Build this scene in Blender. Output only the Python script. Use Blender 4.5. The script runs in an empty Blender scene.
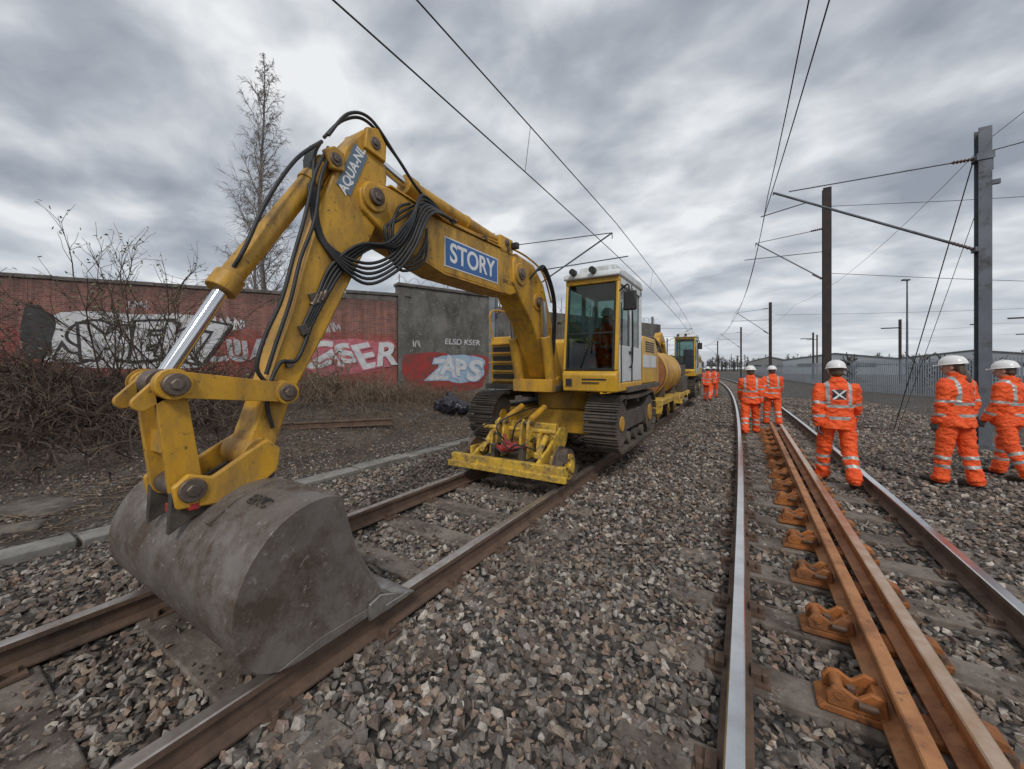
import bpy, bmesh, math, random
import numpy as np
from mathutils import Vector, Matrix, noise, Euler
R=math.radians
random.seed(7); rng=np.random.default_rng(7)
sc=bpy.context.scene
sc.view_settings.view_transform='Standard'
try: sc.view_settings.look='None'
except Exception: pass
sc.view_settings.exposure=0

# ------------------------------------------------------------------ materials
def nt(name):
    m=bpy.data.materials.new(name); m.use_nodes=True
    t=m.node_tree; t.nodes.clear()
    o=t.nodes.new('ShaderNodeOutputMaterial'); b=t.nodes.new('ShaderNodeBsdfPrincipled')
    t.links.new(b.outputs[0],o.inputs[0]); return m,t,b
def noise_n(t,vec,scale,detail=5,rough=.6,dist=0):
    n=t.nodes.new('ShaderNodeTexNoise'); n.inputs['Scale'].default_value=scale
    n.inputs['Detail'].default_value=detail; n.inputs['Roughness'].default_value=rough; n.inputs['Distortion'].default_value=dist
    t.links.new(vec,n.inputs['Vector']); return n.outputs[0]
def ramp(t,fac,stops):
    r=t.nodes.new('ShaderNodeValToRGB'); t.links.new(fac,r.inputs[0])
    e=r.color_ramp.elements
    while len(e)<len(stops): e.new(.5)
    for i,(p,c) in enumerate(stops):
        e[i].position=p
        if not hasattr(c,'__len__'): c=(c,c,c)
        e[i].color=(c[0],c[1],c[2],1)
    return r.outputs[0]
def mix(t,fac,a,b,mode='MIX'):
    m=t.nodes.new('ShaderNodeMix'); m.data_type='RGBA'; m.blend_type=mode
    for s,v in ((0,fac),(6,a),(7,b)):
        if isinstance(v,bpy.types.NodeSocket): t.links.new(v,m.inputs[s])
        elif s==0: m.inputs[0].default_value=v
        else: m.inputs[s].default_value=(v[0],v[1],v[2],1)
    return m.outputs[2]
def bumpn(t,b,h,strength,dist=.01):
    n=t.nodes.new('ShaderNodeBump'); n.inputs['Strength'].default_value=strength; n.inputs['Distance'].default_value=dist
    t.links.new(h,n.inputs['Height']); t.links.new(n.outputs[0],b.inputs['Normal'])
def objc(t):
    return t.nodes.new('ShaderNodeTexCoord').outputs['Object']
def M(name,c1,c2=None,scale=4,rough=.6,metal=0,bump=0,bscale=40,dirt=None,dlo=.5,dhi=.7,dscale=3,bdist=.01,dirt2=None,streak=False):
    m,t,b=nt(name); v=objc(t)
    c2=c2 or tuple(x*.8 for x in c1)
    col=mix(t,ramp(t,noise_n(t,v,scale),[(.35,0),(.65,1)]),c1,c2)
    b.inputs['Roughness'].default_value=rough
    if dirt:
        dv=v
        if streak:
            mp=t.nodes.new('ShaderNodeMapping'); t.links.new(v,mp.inputs[0]); mp.inputs['Scale'].default_value=(1,1,.35); dv=mp.outputs[0]
        dn=ramp(t,noise_n(t,dv,dscale,10,.72),[(dlo,0),(dhi,1)])
        col=mix(t,dn,col,dirt)
        if dirt2: col=mix(t,ramp(t,noise_n(t,v,dscale*5,8,.75),[(.58,0),(.66,1)]),col,dirt2)
        rr=ramp(t,dn,[(0,rough),(1,min(1,rough+.4))]); t.links.new(rr,b.inputs['Roughness'])
    t.links.new(col,b.inputs['Base Color']); b.inputs['Metallic'].default_value=metal
    if bump: bumpn(t,b,noise_n(t,v,bscale,6,.6),bump,bdist)
    return m
YEL=M('yellow_paint',(.64,.345,.026),(.50,.265,.022),2,.42,0,.06,60,dirt=(.15,.10,.055),dlo=.44,dhi=.74,dscale=4.5,dirt2=(.085,.06,.04),streak=True)
YELC=M('yellow_paint_clean',(.68,.39,.03),(.56,.32,.028),2,.38,dirt=(.24,.16,.08),dlo=.50,dhi=.80,dscale=4,streak=True)
YELG=M('yellow_rail_gear',(.72,.46,.045),(.58,.36,.045),5,.5,dirt=(.14,.10,.065),dlo=.44,dhi=.66,dscale=9,dirt2=(.06,.045,.035))
BLK=M('black_rubber',(.012,.012,.013),(.03,.03,.03),8,.5)
DKS=M('dark_steel',(.055,.05,.047),(.10,.088,.075),9,.65,.25,.3,50,dirt=(.17,.135,.10),dlo=.42,dhi=.68)
BKT=M('worn_bucket_steel',(.155,.135,.122),(.235,.21,.19),2.2,.45,.3,.3,30,dirt=(.095,.068,.05),dlo=.44,dhi=.62,dscale=4,dirt2=(.31,.28,.26))
LIP=M('polished_edge_steel',(.55,.54,.52),(.33,.31,.29),12,.35,.8)
CHR=M('chrome_rod',(.75,.76,.78),(.65,.66,.68),3,.12,1)
PIN=M('pin_steel',(.12,.09,.075),(.22,.17,.14),15,.5,.6,dirt=(.07,.04,.025))
WHT=M('white_panel_paint',(.66,.68,.68),(.56,.58,.58),3,.4,dirt=(.30,.28,.24),dlo=.52,dhi=.8,streak=True)
RED=M('red_paint',(.42,.03,.03),(.3,.03,.03),6,.5,dirt=(.1,.06,.05))
GAL=M('galvanised_steel',(.25,.27,.29),(.18,.20,.22),3,.55,.3,dirt=(.15,.14,.13))
GALD=M('weathered_mast_steel',(.145,.16,.185),(.10,.11,.13),2,.6,.25,dirt=(.085,.08,.078))
FEN=M('palisade_steel',(.42,.46,.50),(.33,.36,.40),.6,.6)
RSTP=M('dark_rusty_mast',(.032,.027,.026),(.055,.038,.032),4,.8,.1)
INS=M('insulator_brown',(.12,.05,.03),(.08,.03,.02),4,.25)
WIR=M('wire_copper_dark',(.03,.03,.03),(.05,.045,.04),4,.6,.5)
RSIDE=M('rail_rust',(.105,.066,.046),(.155,.098,.068),7,.85,0,.3,60,dirt=(.055,.04,.033))
RTOP=M('rail_head_polished',(.70,.70,.70),(.55,.54,.53),5,.2,.95)
RTOPL=M('rail_head_worn',(.50,.46,.43),(.34,.29,.25),9,.34,.75,dirt=(.18,.11,.075),dlo=.55,dhi=.75)
ORR=M('orange_rusty_rail',(.47,.215,.085),(.35,.145,.055),6,.55,.1,.2,70,dirt=(.21,.095,.05),dlo=.48,dhi=.72,dirt2=(.16,.08,.05))
ORT=M('orange_rail_running_top',(.66,.50,.38),(.52,.32,.19),8,.28,.65)
ORC=M('orange_chair_rust',(.44,.16,.035),(.33,.105,.027),7,.65,0,.35,60,dirt=(.13,.065,.035),dlo=.42,dhi=.66,dirt2=(.085,.045,.028))
SLP=M('sleeper_timber',(.22,.185,.155),(.145,.115,.095),3,.9,0,.8,30,dirt=(.075,.058,.048),dlo=.45,dhi=.65,dirt2=(.28,.25,.22))
CON=M('concrete',(.27,.255,.23),(.20,.19,.175),2,.9,0,.4,30,dirt=(.11,.10,.09),dlo=.46,dhi=.66)
TWG=M('twig_bark',(.10,.068,.05),(.055,.04,.032),3,.95)
TWG2=M('twig_pale',(.22,.155,.105),(.125,.09,.065),3,.95)
BRK=M('birch_bark',(.24,.21,.19),(.14,.115,.105),3,.9)
LEF=M('dull_leaf',(.13,.15,.085),(.19,.18,.10),2,.8)
DTR=M('distant_tree',(.085,.078,.068),(.115,.105,.09),.5,1)
SKN=M('skin',(.50,.29,.21),(.45,.25,.18),10,.5)
GLV=M('work_glove',(.07,.07,.075),(.12,.12,.12),10,.8)
HAIR=M('hair_brown',(.05,.03,.018),(.09,.055,.03),25,.5,0,.5,80)
HELM=M('white_helmet',(.80,.80,.79),(.72,.72,.71),4,.28)
BOOT=M('boot_leather',(.03,.024,.02),(.06,.045,.035),10,.7)
BADG=M('badge_dark',(.02,.02,.03),(.02,.02,.03),4,.6)
BADW=M('badge_white',(.7,.7,.7),(.7,.7,.7),4,.6)
BLUE=M('blue_sign',(.035,.14,.38),(.03,.12,.34),4,.4,dirt=(.12,.14,.2),dlo=.55,dhi=.85,dscale=6)
WTX=M('white_lettering',(.78,.79,.8),(.74,.75,.76),4,.4)
GRY=M('grey_sign',(.13,.19,.26),(.11,.16,.22),4,.4)
def suit_mat():
    m,t,b=nt('hi_vis_orange'); v=objc(t)
    n=noise_n(t,v,9,4,.6,1.2)
    col=mix(t,ramp(t,n,[(.3,0),(.7,1)]),(.84,.075,.012),(1.0,.14,.025))
    col=mix(t,ramp(t,noise_n(t,v,4,8,.7),[(.55,0),(.85,.6)]),col,(.30,.06,.03))
    t.links.new(col,b.inputs['Base Color']); b.inputs['Roughness'].default_value=.65
    bumpn(t,b,noise_n(t,v,13,4,.55,1.5),.9,.035); return m
SUIT=suit_mat()
STRP=M('reflective_tape',(.48,.50,.48),(.36,.38,.37),14,.4,.2,.4,30)
def glass_mat(name,tint):
    m=bpy.data.materials.new(name); m.use_nodes=True; t=m.node_tree; t.nodes.clear()
    o=t.nodes.new('ShaderNodeOutputMaterial'); mx=t.nodes.new('ShaderNodeMixShader')
    tr_=t.nodes.new('ShaderNodeBsdfTransparent'); tr_.inputs[0].default_value=(*tint,1)
    gl=t.nodes.new('ShaderNodeBsdfGlossy'); gl.inputs['Roughness'].default_value=.03
    lw=t.nodes.new('ShaderNodeFresnel'); lw.inputs[0].default_value=1.6
    t.links.new(lw.outputs[0],mx.inputs[0])
    t.links.new(tr_.outputs[0],mx.inputs[1]); t.links.new(gl.outputs[0],mx.inputs[2]); t.links.new(mx.outputs[0],o.inputs[0]); return m
GLS=glass_mat('tinted_cab_glass',(.32,.45,.42))

# ------------------------------------------------------------------ primitives
def J(*ps):
    V=[];F=[]
    for v,f in ps:
        o=len(V); V+=list(v); F+=[tuple(i+o for i in q) for q in f]
    return V,F
def box(x0,x1,y0,y1,z0,z1):
    v=[(x0,y0,z0),(x1,y0,z0),(x1,y1,z0),(x0,y1,z0),(x0,y0,z1),(x1,y0,z1),(x1,y1,z1),(x0,y1,z1)]
    return v,[(0,3,2,1),(4,5,6,7),(0,1,5,4),(1,2,6,5),(2,3,7,6),(3,0,4,7)]
def tr(p,m):
    return [tuple(m@Vector(v)) for v in p[0]],p[1]
def obox(c,s,rx=0,ry=0,rz=0):
    return tr(box(-s[0]/2,s[0]/2,-s[1]/2,s[1]/2,-s[2]/2,s[2]/2),Matrix.Translation(c)@Euler((rx,ry,rz)).to_matrix().to_4x4())
def prismX(pr,x0,x1):
    n=len(pr); v=[(x0,a,b) for a,b in pr]+[(x1,a,b) for a,b in pr]
    f=[tuple(range(n)),tuple(range(2*n-1,n-1,-1))]+[(i,i+n,(i+1)%n+n,(i+1)%n) for i in range(n)]
    return v,f
def prismY(pr,y0,y1):
    n=len(pr); v=[(a,y0,b) for a,b in pr]+[(a,y1,b) for a,b in pr]
    f=[tuple(range(n)),tuple(range(2*n-1,n-1,-1))]+[(i,i+n,(i+1)%n+n,(i+1)%n) for i in range(n)]
    return v,f
def cyl(p0,p1,r0,r1=None,n=20):
    r1=r0 if r1 is None else r1
    p0=Vector(p0);p1=Vector(p1);d=(p1-p0).normalized()
    a=d.orthogonal().normalized(); b=d.cross(a); V=[]
    for p,r in((p0,r0),(p1,r1)):
        for i in range(n):
            q=2*math.pi*i/n; V.append(tuple(p+a*r*math.cos(q)+b*r*math.sin(q)))
    F=[(i,(i+1)%n,(i+1)%n+n,i+n) for i in range(n)]+[tuple(range(n-1,-1,-1)),tuple(range(n,2*n))]
    return V,F
def tube(pts,rad,n=5):
    V=[];F=[];pts=[Vector(p) for p in pts];m=len(pts);a=None
    for k,p in enumerate(pts):
        d=(pts[min(k+1,m-1)]-pts[max(k-1,0)])
        d=d.normalized() if d.length>1e-9 else Vector((0,0,1))
        a=d.orthogonal().normalized() if a is None else (a-d*a.dot(d)).normalized()
        b=d.cross(a); r=rad[k] if hasattr(rad,'__len__') else rad
        for i in range(n):
            q=2*math.pi*i/n; V.append(tuple(p+a*(r*math.cos(q))+b*(r*math.sin(q))))
    for k in range(m-1):
        for i in range(n):
            F.append((k*n+i,k*n+(i+1)%n,(k+1)*n+(i+1)%n,(k+1)*n+i))
    F.append(tuple(range(n-1,-1,-1))); F.append(tuple(range((m-1)*n,m*n)))
    return V,F
def spline(pts,k=6):
    P=[Vector(p) for p in pts]; out=[]
    for i in range(len(P)-1):
        a=P[max(i-1,0)];b=P[i];c=P[i+1];d=P[min(i+2,len(P)-1)]
        for j in range(k):
            t=j/k
            out.append(.5*((2*b)+(c-a)*t+(2*a-5*b+4*c-d)*t*t+(-a+3*b-3*c+d)*t**3))
    out.append(P[-1]); return out
def ell(c,r,n=14,m=9):
    V=[];F=[]
    V.append((c[0],c[1],c[2]-r[2]))
    for j in range(1,m):
        ph=-math.pi/2+math.pi*j/m
        for i in range(n):
            q=2*math.pi*i/n
            V.append((c[0]+r[0]*math.cos(ph)*math.cos(q),c[1]+r[1]*math.cos(ph)*math.sin(q),c[2]+r[2]*math.sin(ph)))
    V.append((c[0],c[1],c[2]+r[2]))
    for i in range(n): F.append((0,1+(i+1)%n,1+i))
    for j in range(m-2):
        for i in range(n):
            F.append((1+j*n+i,1+j*n+(i+1)%n,1+(j+1)*n+(i+1)%n,1+(j+1)*n+i))
    l=len(V)-1
    for i in range(n): F.append((l,1+(m-2)*n+i,1+(m-2)*n+(i+1)%n))
    return V,F
def loft(rings,n=20):
    V=[];F=[]
    for (c,rx,ry) in rings:
        for i in range(n):
            q=2*math.pi*i/n; V.append((c[0]+rx*math.cos(q),c[1]+ry*math.sin(q),c[2]))
    for k in range(len(rings)-1):
        for i in range(n): F.append((k*n+i,k*n+(i+1)%n,(k+1)*n+(i+1)%n,(k+1)*n+i))
    F.append(tuple(range(n-1,-1,-1))); F.append(tuple(range((len(rings)-1)*n,len(rings)*n)))
    return V,F
def cap(p0,p1,r0,r1,n=14):
    return J(cyl(p0,p1,r0,r1,n),ell(p0,(r0,r0,r0)),ell(p1,(r1,r1,r1)))
def obj(name,prim,mat,parent=None,bevel=0,smooth=35,fix=True):
    me=bpy.data.meshes.new(name); me.from_pydata([tuple(v) for v in prim[0]],[],prim[1])
    if fix:
        bm=bmesh.new(); bm.from_mesh(me); bmesh.ops.recalc_face_normals(bm,faces=bm.faces); bm.to_mesh(me); bm.free()
    if not isinstance(mat,(list,tuple)): mat=[mat]
    for m in mat: me.materials.append(m)
    if smooth:
        me.polygons.foreach_set('use_smooth',[True]*len(me.polygons))
        me.set_sharp_from_angle(angle=R(smooth))
    o=bpy.data.objects.new(name,me); sc.collection.objects.link(o)
    if bevel:
        b=o.modifiers.new('bevel','BEVEL'); b.width=bevel; b.segments=2; b.limit_method='ANGLE'; b.angle_limit=R(40)
    if parent: attach(o,parent)
    return o
def attach(o,parent,local=False):
    o.parent=parent
    if not local:
        o.matrix_parent_inverse=(Matrix.Translation(parent.location)@parent.rotation_euler.to_matrix().to_4x4()).inverted()
def empty(name,loc=(0,0,0),rz=0):
    e=bpy.data.objects.new(name,None); e.location=loc; e.rotation_euler=(0,0,rz); sc.collection.objects.link(e); e.empty_display_size=.2; return e
def text(name,body,loc,rot,size,mat,parent,extr=.002,off=0,local=False,sx=1,shear=0,align='CENTER'):
    c=bpy.data.curves.new(name,'FONT'); c.body=body; c.size=size; c.extrude=extr; c.offset=off; c.align_x=align; c.align_y='CENTER'; c.shear=shear
    c.materials.append(mat); o=bpy.data.objects.new(name,c); sc.collection.objects.link(o)
    o.location=loc;o.rotation_euler=rot;o.scale=(sx,1,1); attach(o,parent,local); return o

# ------------------------------------------------------------------ layout (z=0 is rail top, Y runs along the line)
def cx(t):
    if t<2: return 0.
    if t<90: return -.0011*(t-2)**2
    return -.0011*88**2-.0022*88*(t-90)*.6
def sst(a,b,x):
    x=max(0,min(1,(x-a)/(b-a))); return x*x*(3-2*x)
def bandf(x,a,b,w=.15): return sst(a-w,a+w,x)*(1-sst(b-w,b+w,x))
def gh(x,t):
    xl=x-cx(t)
    h=-.175
    h-= .035*bandf(xl,-3.4,-2.05)+.042*bandf(xl,.02,1.43)
    h+= .95*sst(-6.5,-15,xl)*(1-.6*sst(8,20,t))
    h-= .07*sst(2.6,6,xl)
    h+= .03*noise.noise(Vector((x*.7,t*.7,0)))*(1 if abs(xl)>4 else .4)
    if xl<-5.6: h+=.12*noise.noise(Vector((x*.5,t*.5,3)))*sst(-5.6,-8,xl)+.05*noise.noise(Vector((x*1.6,t*1.6,9)))*sst(-5.6,-8,xl)
    h+= -.03*math.exp(-((xl+1.0)/.5)**2)
    return h
xs=sorted(set([round(v,3) for v in list(np.arange(-24,13,.25))+[-500,-300,-180,-120,-80,-60,-45,-35,-29,15,18,22,28,36,50,70,100,150,220,320,500]]))
ys=[round(v,3) for v in list(np.arange(-4,26,.25))+[27,28.5,30,33,36,40,45,50,57,65,75,85,100,120,150,190,240,320,420,560,800]]
ys=[-80,-40,-20,-10,-6]+ys
V=[(x,y,gh(x,y)) for y in ys for x in xs]; nx=len(xs)
F=[(j*nx+i,j*nx+i+1,(j+1)*nx+i+1,(j+1)*nx+i) for j in range(len(ys)-1) for i in range(nx-1)]
def ground_mat():
    m,t,b=nt('ballast_and_soil'); v=objc(t)
    vo=t.nodes.new('ShaderNodeTexVoronoi'); vo.inputs['Scale'].default_value=17; t.links.new(v,vo.inputs['Vector'])
    sepc=t.nodes.new('ShaderNodeSeparateColor'); t.links.new(vo.outputs['Color'],sepc.inputs[0])
    stone=ramp(t,sepc.outputs[0],[(0,(.06,.055,.05)),(.3,(.13,.118,.108)),(.55,(.18,.148,.125)),(.8,(.24,.212,.185)),(1,(.33,.31,.29))])
    edge=ramp(t,vo.outputs['Distance'],[(.25,1),(.62,.25)])
    stone=mix(t,1,stone,edge,'MULTIPLY')
    big=ramp(t,noise_n(t,v,.9,4),[(.3,.7),(.7,1.1)])
    stone=mix(t,1,stone,big,'MULTIPLY')
    n1=noise_n(t,v,1.1,10,.75); n2=noise_n(t,v,20,8,.75)
    soil=ramp(t,n1,[(.3,(.034,.026,.021)),(.46,(.066,.05,.04)),(.58,(.11,.088,.07)),(.7,(.175,.15,.125))])
    soil=mix(t,.8,soil,ramp(t,n2,[(.35,.3),(.58,1.1),(.68,2.4)]),'MULTIPLY')
    at=t.nodes.new('ShaderNodeAttribute'); at.attribute_name='soil'
    ad=t.nodes.new('ShaderNodeMath'); ad.operation='ADD'; t.links.new(at.outputs['Fac'],ad.inputs[0])
    sb=t.nodes.new('ShaderNodeMath'); sb.operation='MULTIPLY_ADD'; t.links.new(noise_n(t,v,2.2,8,.7),sb.inputs[0]); sb.inputs[1].default_value=1.2; sb.inputs[2].default_value=-.6
    t.links.new(sb.outputs[0],ad.inputs[1])
    f=ramp(t,ad.outputs[0],[(.42,0),(.58,1)])
    col=mix(t,f,stone,soil); t.links.new(col,b.inputs['Base Color']); b.inputs['Roughness'].default_value=.92
    hm=mix(t,f,ramp(t,vo.outputs['Distance'],[(0,1),(.6,0)]),n2)
    bumpn(t,b,hm,1,.04); return m
G=obj('ground',(V,F),ground_mat(),smooth=180,fix=False)
at=G.data.attributes.new('soil','FLOAT','POINT')
at.data.foreach_set('value',[ (sst(-5.2,-6.8,x-cx(y))+ sst(5.5,9,x-cx(y))*.5) for y in ys for x in xs])

# ------------------------------------------------------------------ ballast stones (one mesh)
def stone_variants(n):
    out=[]
    for k in range(n):
        bm=bmesh.new()
        s=(1,random.uniform(.6,.95),random.uniform(.45,.8))
        for i in range(random.randint(8,12)):
            d=Vector((random.gauss(0,1),random.gauss(0,1),random.gauss(0,1))).normalized()
            d*=random.uniform(.85,1.15)
            bm.verts.new((d.x*s[0],d.y*s[1],d.z*s[2]))
        r=bmesh.ops.convex_hull(bm,input=bm.verts)
        junk=[g for g in r['geom_interior'] if isinstance(g,bmesh.types.BMVert)]
        if junk: bmesh.ops.delete(bm,geom=junk,context='VERTS')
        bmesh.ops.triangulate(bm,faces=bm.faces); bmesh.ops.recalc_face_normals(bm,faces=bm.faces)
        bm.verts.index_update()
        out.append((np.array([v.co[:] for v in bm.verts]),np.array([[v.index for v in f.verts] for f in bm.faces]))); bm.free()
    return out
SV=stone_variants(34)
PAL=np.array([(.20,.19,.18),(.155,.145,.14),(.235,.18,.155),(.19,.155,.135),(.32,.275,.225),(.40,.385,.37),(.085,.08,.078),(.24,.23,.222),(.27,.235,.21),(.12,.115,.11),(.17,.16,.155),(.29,.21,.165),(.48,.455,.42),(.11,.09,.08),(.15,.12,.10)])*np.array([.90,.84,.78])
def scatter(name,pts,size,mat,pal=PAL):
    n=len(pts); var=rng.integers(0,len(SV),n); Vs=[];Fs=[];Cs=[];off=0
    q=rng.normal(size=(n,4)); q/=np.linalg.norm(q,axis=1)[:,None]
    w,x,y,z=q.T
    RM=np.stack([1-2*(y*y+z*z),2*(x*y-z*w),2*(x*z+y*w),2*(x*y+z*w),1-2*(x*x+z*z),2*(y*z-x*w),2*(x*z-y*w),2*(y*z+x*w),1-2*(x*x+y*y)],1).reshape(n,3,3)
    col=pal[rng.integers(0,len(pal),n)]*rng.uniform(.7,1.25,(n,1))
    for k,(sv,sf) in enumerate(SV):
        ix=np.where(var==k)[0]
        if len(ix)==0: continue
        P=np.einsum('nij,vj->nvi',RM[ix],sv)*size[ix][:,None,None]
        P[:,:,2]*=.85
        P+=pts[ix][:,None,:]
        nv=len(sv); Vs.append(P.reshape(-1,3)); Cs.append(np.repeat(col[ix],nv,0))
        Fs.append((sf[None]+(np.arange(len(ix))*nv)[:,None,None]+off).reshape(-1,3)); off+=len(ix)*nv
    V=np.concatenate(Vs).astype(np.float32);F=np.concatenate(Fs).astype(np.int32);C=np.concatenate(Cs)
    me=bpy.data.meshes.new(name); me.vertices.add(len(V)); me.vertices.foreach_set('co',V.ravel())
    me.loops.add(F.size); me.loops.foreach_set('vertex_index',F.ravel())
    me.polygons.add(len(F)); me.polygons.foreach_set('loop_start',np.arange(0,F.size,3,dtype=np.int32))
    me.update(calc_edges=True)
    me.polygons.foreach_set('use_smooth',np.zeros(len(F),dtype=bool))
    a=me.color_attributes.new('scol','FLOAT_COLOR','POINT')
    a.data.foreach_set('color',np.concatenate([C,np.ones((len(C),1))],1).astype(np.float32).ravel())
    me.materials.append(mat); o=bpy.data.objects.new(name,me); sc.collection.objects.link(o); return o
def stone_mat():
    m,t,b=nt('ballast_stone'); v=objc(t)
    a=t.nodes.new('ShaderNodeAttribute'); a.attribute_name='scol'
    col=mix(t,1,a.outputs['Color'],ramp(t,noise_n(t,v,55,5,.7),[(.3,.6),(.7,1.4)]),'MULTIPLY')
    col=mix(t,ramp(t,noise_n(t,v,1.1,6,.65),[(.46,0),(.70,.5)]),col,(.125,.088,.064))
    t.links.new(col,b.inputs['Base Color']); b.inputs['Roughness'].default_value=.75
    bumpn(t,b,noise_n(t,v,120,4),.3,.004); return m
STN=stone_mat()
LS=[.35+.65*i for i in range(-3,130)]; RS=[2.44-.66*4+.66*i for i in range(0,130)]
RAILS=[-3.45,-1.99,-.035,1.48]
def near_sleeper(xl,t):
    if -3.38<xl<-2.06: return 1 if abs((t-.35+.325)%.65-.325)<.125 else 0
    if -.28<xl<1.75: return 2 if abs((t-2.44+.33)%.66-.33)<.125 else 0
    return 0
pts=[];sz=[]
def region(x0,x1,y0,y1,dens,dmin,dmax,s0,s1):
    n=int((x1-x0)*(y1-y0)*dens)
    X=rng.uniform(x0,x1,n);Y=rng.uniform(y0,y1,n);D=np.hypot(X,Y)
    ok=(D>=dmin)&(D<dmax)
    for x,y in zip(X[ok],Y[ok]):
        xl=x-cx(y)
        if any(abs(xl-r)<.085 for r in RAILS): continue
        ns=near_sleeper(xl,y); q=noise.noise(Vector((x*2,y*2,5)))
        if ns==1 and random.random()<(.88 if q<.15 else .4): continue
        if ns==2 and random.random()<(.95 if q<.22 else .6): continue
        if xl<-5.0 and random.random()<.35: continue
        s=s0+(s1-s0)*random.random()**1.6
        if ns: s*=.7
        pts.append((x,y,gh(x,y)+random.uniform(-.012,.028)+(.035 if ns else 0))); sz.append(s)
region(-4.9,4.2,-.3,3.6,1150,0,3.6,.020,.046)
region(-5.1,4.6,-.3,7.2,760,3.6,7.2,.022,.046)
region(-5.4,5.2,0,13,330,7.2,13,.030,.052)
region(-5.6,5.5,0,26,130,13,26,.038,.06)
scatter('ballast_stones',np.array(pts),np.array(sz),STN)
pts=[];sz=[]
for i in range(20000):
    x=-5.2-abs(random.gauss(0,3.2)); y=random.uniform(-1,13)
    if noise.noise(Vector((x*.9,y*.9,2)))<-.12 and random.random()<.8: continue
    pts.append((x,y,gh(x,y)+.006)); sz.append(random.uniform(.008,.03)*(1.8 if random.random()<.04 else 1))
for i in range(9000):
    x=random.uniform(4.4,11); y=random.uniform(1.5,24)
    pts.append((x,y,gh(x,y)+.004)); sz.append(random.uniform(.014,.04))
scatter('loose_rubble',np.array(pts),np.array(sz),STN,PAL*.9)

# ------------------------------------------------------------------ rails & sleepers
RP=[(-.036,-.006),(-.029,0),(.029,0),(.036,-.006),(.036,-.036),(.011,-.05),(.009,-.13),(.07,-.148),(.07,-.16),(-.07,-.16),(-.07,-.148),(-.009,-.13),(-.011,-.05),(-.036,-.036)]
def rail(name,x0,ya,yb,mats,parent,z0=0,curve=True,prof=RP):
    yy=list(np.arange(ya,min(yb,30),1.0))+([*np.arange(30,min(yb,100),3),*np.arange(100,yb,15)] if yb>30 else [])+[yb]
    n=len(prof);V=[];F=[];mi=[]
    for y in yy:
        for a,b in prof: V.append((x0+(cx(y) if curve else 0)+a,y,z0+b))
    for k in range(len(yy)-1):
        for i in range(n):
            F.append((k*n+i,(k+1)*n+i,(k+1)*n+(i+1)%n,k*n+(i+1)%n)); mi.append(1 if i<3 else 0)
    F.append(tuple(range(n)));F.append(tuple(range(len(V)-1,len(V)-n-1,-1)));mi+=[0,0]
    o=obj(name,(V,F),mats,parent,smooth=25)
    o.data.polygons.foreach_set('material_index',mi); return o
def track(xa,xb,sl,top):
    e=empty('railway_track',((xa+xb)/2,0,0)); c=(xa+xb)/2
    rail('rail_a',xa,-4,260,[RSIDE,top],e); rail('rail_b',xb,-4,260,[RSIDE,top],e)
    sp=[];pl=[];cl=[]
    for y in sl:
        if y>80: break
        o=cx(y); w=random.uniform(.115,.13); j=random.uniform(-.03,.03); a=random.uniform(-.015,.015)
        sp.append(obox((c+o+j,y,-.165-.07+random.uniform(-.010,.003)),(2.45,2*w,.14),rz=a,ry=random.uniform(-.004,.004)))
        if y<22:
            for rx in (xa,xb):
                pl.append(box(rx+o-.15,rx+o+.15,y-.075,y+.075,-.168,-.15))
                for s in(-1,1):
                    cl.append(box(rx+o+s*.085-.022,rx+o+s*.085+.022,y-.045,y+.045,-.15,-.12))
                    cl.append(cyl((rx+o+s*.125,y-.04,-.15),(rx+o+s*.125,y-.04,-.11),.015,n=8))
    obj('sleepers',J(*sp),SLP,e,bevel=.012); obj('base_plates',J(*pl),RSIDE,e); obj('rail_clips',J(*cl),RSIDE,e)
    return e
track(-3.45,-1.99,LS,RTOPL); track(-.035,1.48,RS,RTOP)
e=empty('switch_rail_panel',(.7,6,0))
rail('stock_rail',.60,1.2,12.6,[ORR,ORR],e,z0=.03,curve=False); rail('switch_rail',.80,1.0,12.2,[ORR,ORT],e,z0=.04,curve=False)
ch=[];bolts=[]
for i in range(0,16):
    y=2.44-.66+.66*i
    if y>12: break
    y+=random.uniform(-.02,.02)
    ch.append(prismY([(.31,-.163),(.30,-.15),(.33,-.128),(.97,-.128),(.97,-.163)],y-.085,y+.085))
    for s in(-.066,.066):
        ch.append(prismY([(.34,-.128),(.335,-.08),(.36,-.045),(.40,-.035),(.45,-.065),(.50,-.02),(.548,-.03),(.565,-.128)],y+s-.013,y+s+.013))
    ch.append(cyl((.385,y-.082,-.07),(.385,y+.082,-.07),.026,n=16))
    ch.append(prismY([(.49,-.128),(.52,-.045),(.562,-.045),(.568,-.128)],y-.05,y+.05))
    ch.append(prismY([(.84,-.118),(.87,-.04),(.93,-.06),(.96,-.118)],y-.05,y+.05))
    ch.append(cyl((.44,y,-.128),(.44,y,-.09),.038,.03,n=14))
    bolts.append(cyl((.44,y,-.09),(.44,y,-.06),.02,n=6))
    bolts.append(cyl((.45,y-.10,-.07),(.52,y-.10,-.07),.014,n=6))
    bolts.append(cyl((.93,y-.06,-.128),(.93,y-.06,-.09),.02,n=6))
obj('slide_chairs',J(*ch),ORC,e,bevel=.006); obj('chair_bolts',J(*bolts),RSIDE,e)
e=empty('cable_trough',(-5.3,3,0)); pp=[]
y=-3
while y<16:
    x=-5.55+.035*(y+2)+random.uniform(-.012,.012)
    pp.append(obox((x,y+.49,gh(x,y)+.02+random.uniform(-.012,.01)),(.28,.965,.09),rz=-.035+random.uniform(-.015,.015),rx=random.uniform(-.01,.01))); y+=1.0
obj('trough_lids',J(*pp),CON,e,bevel=.012)
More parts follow.
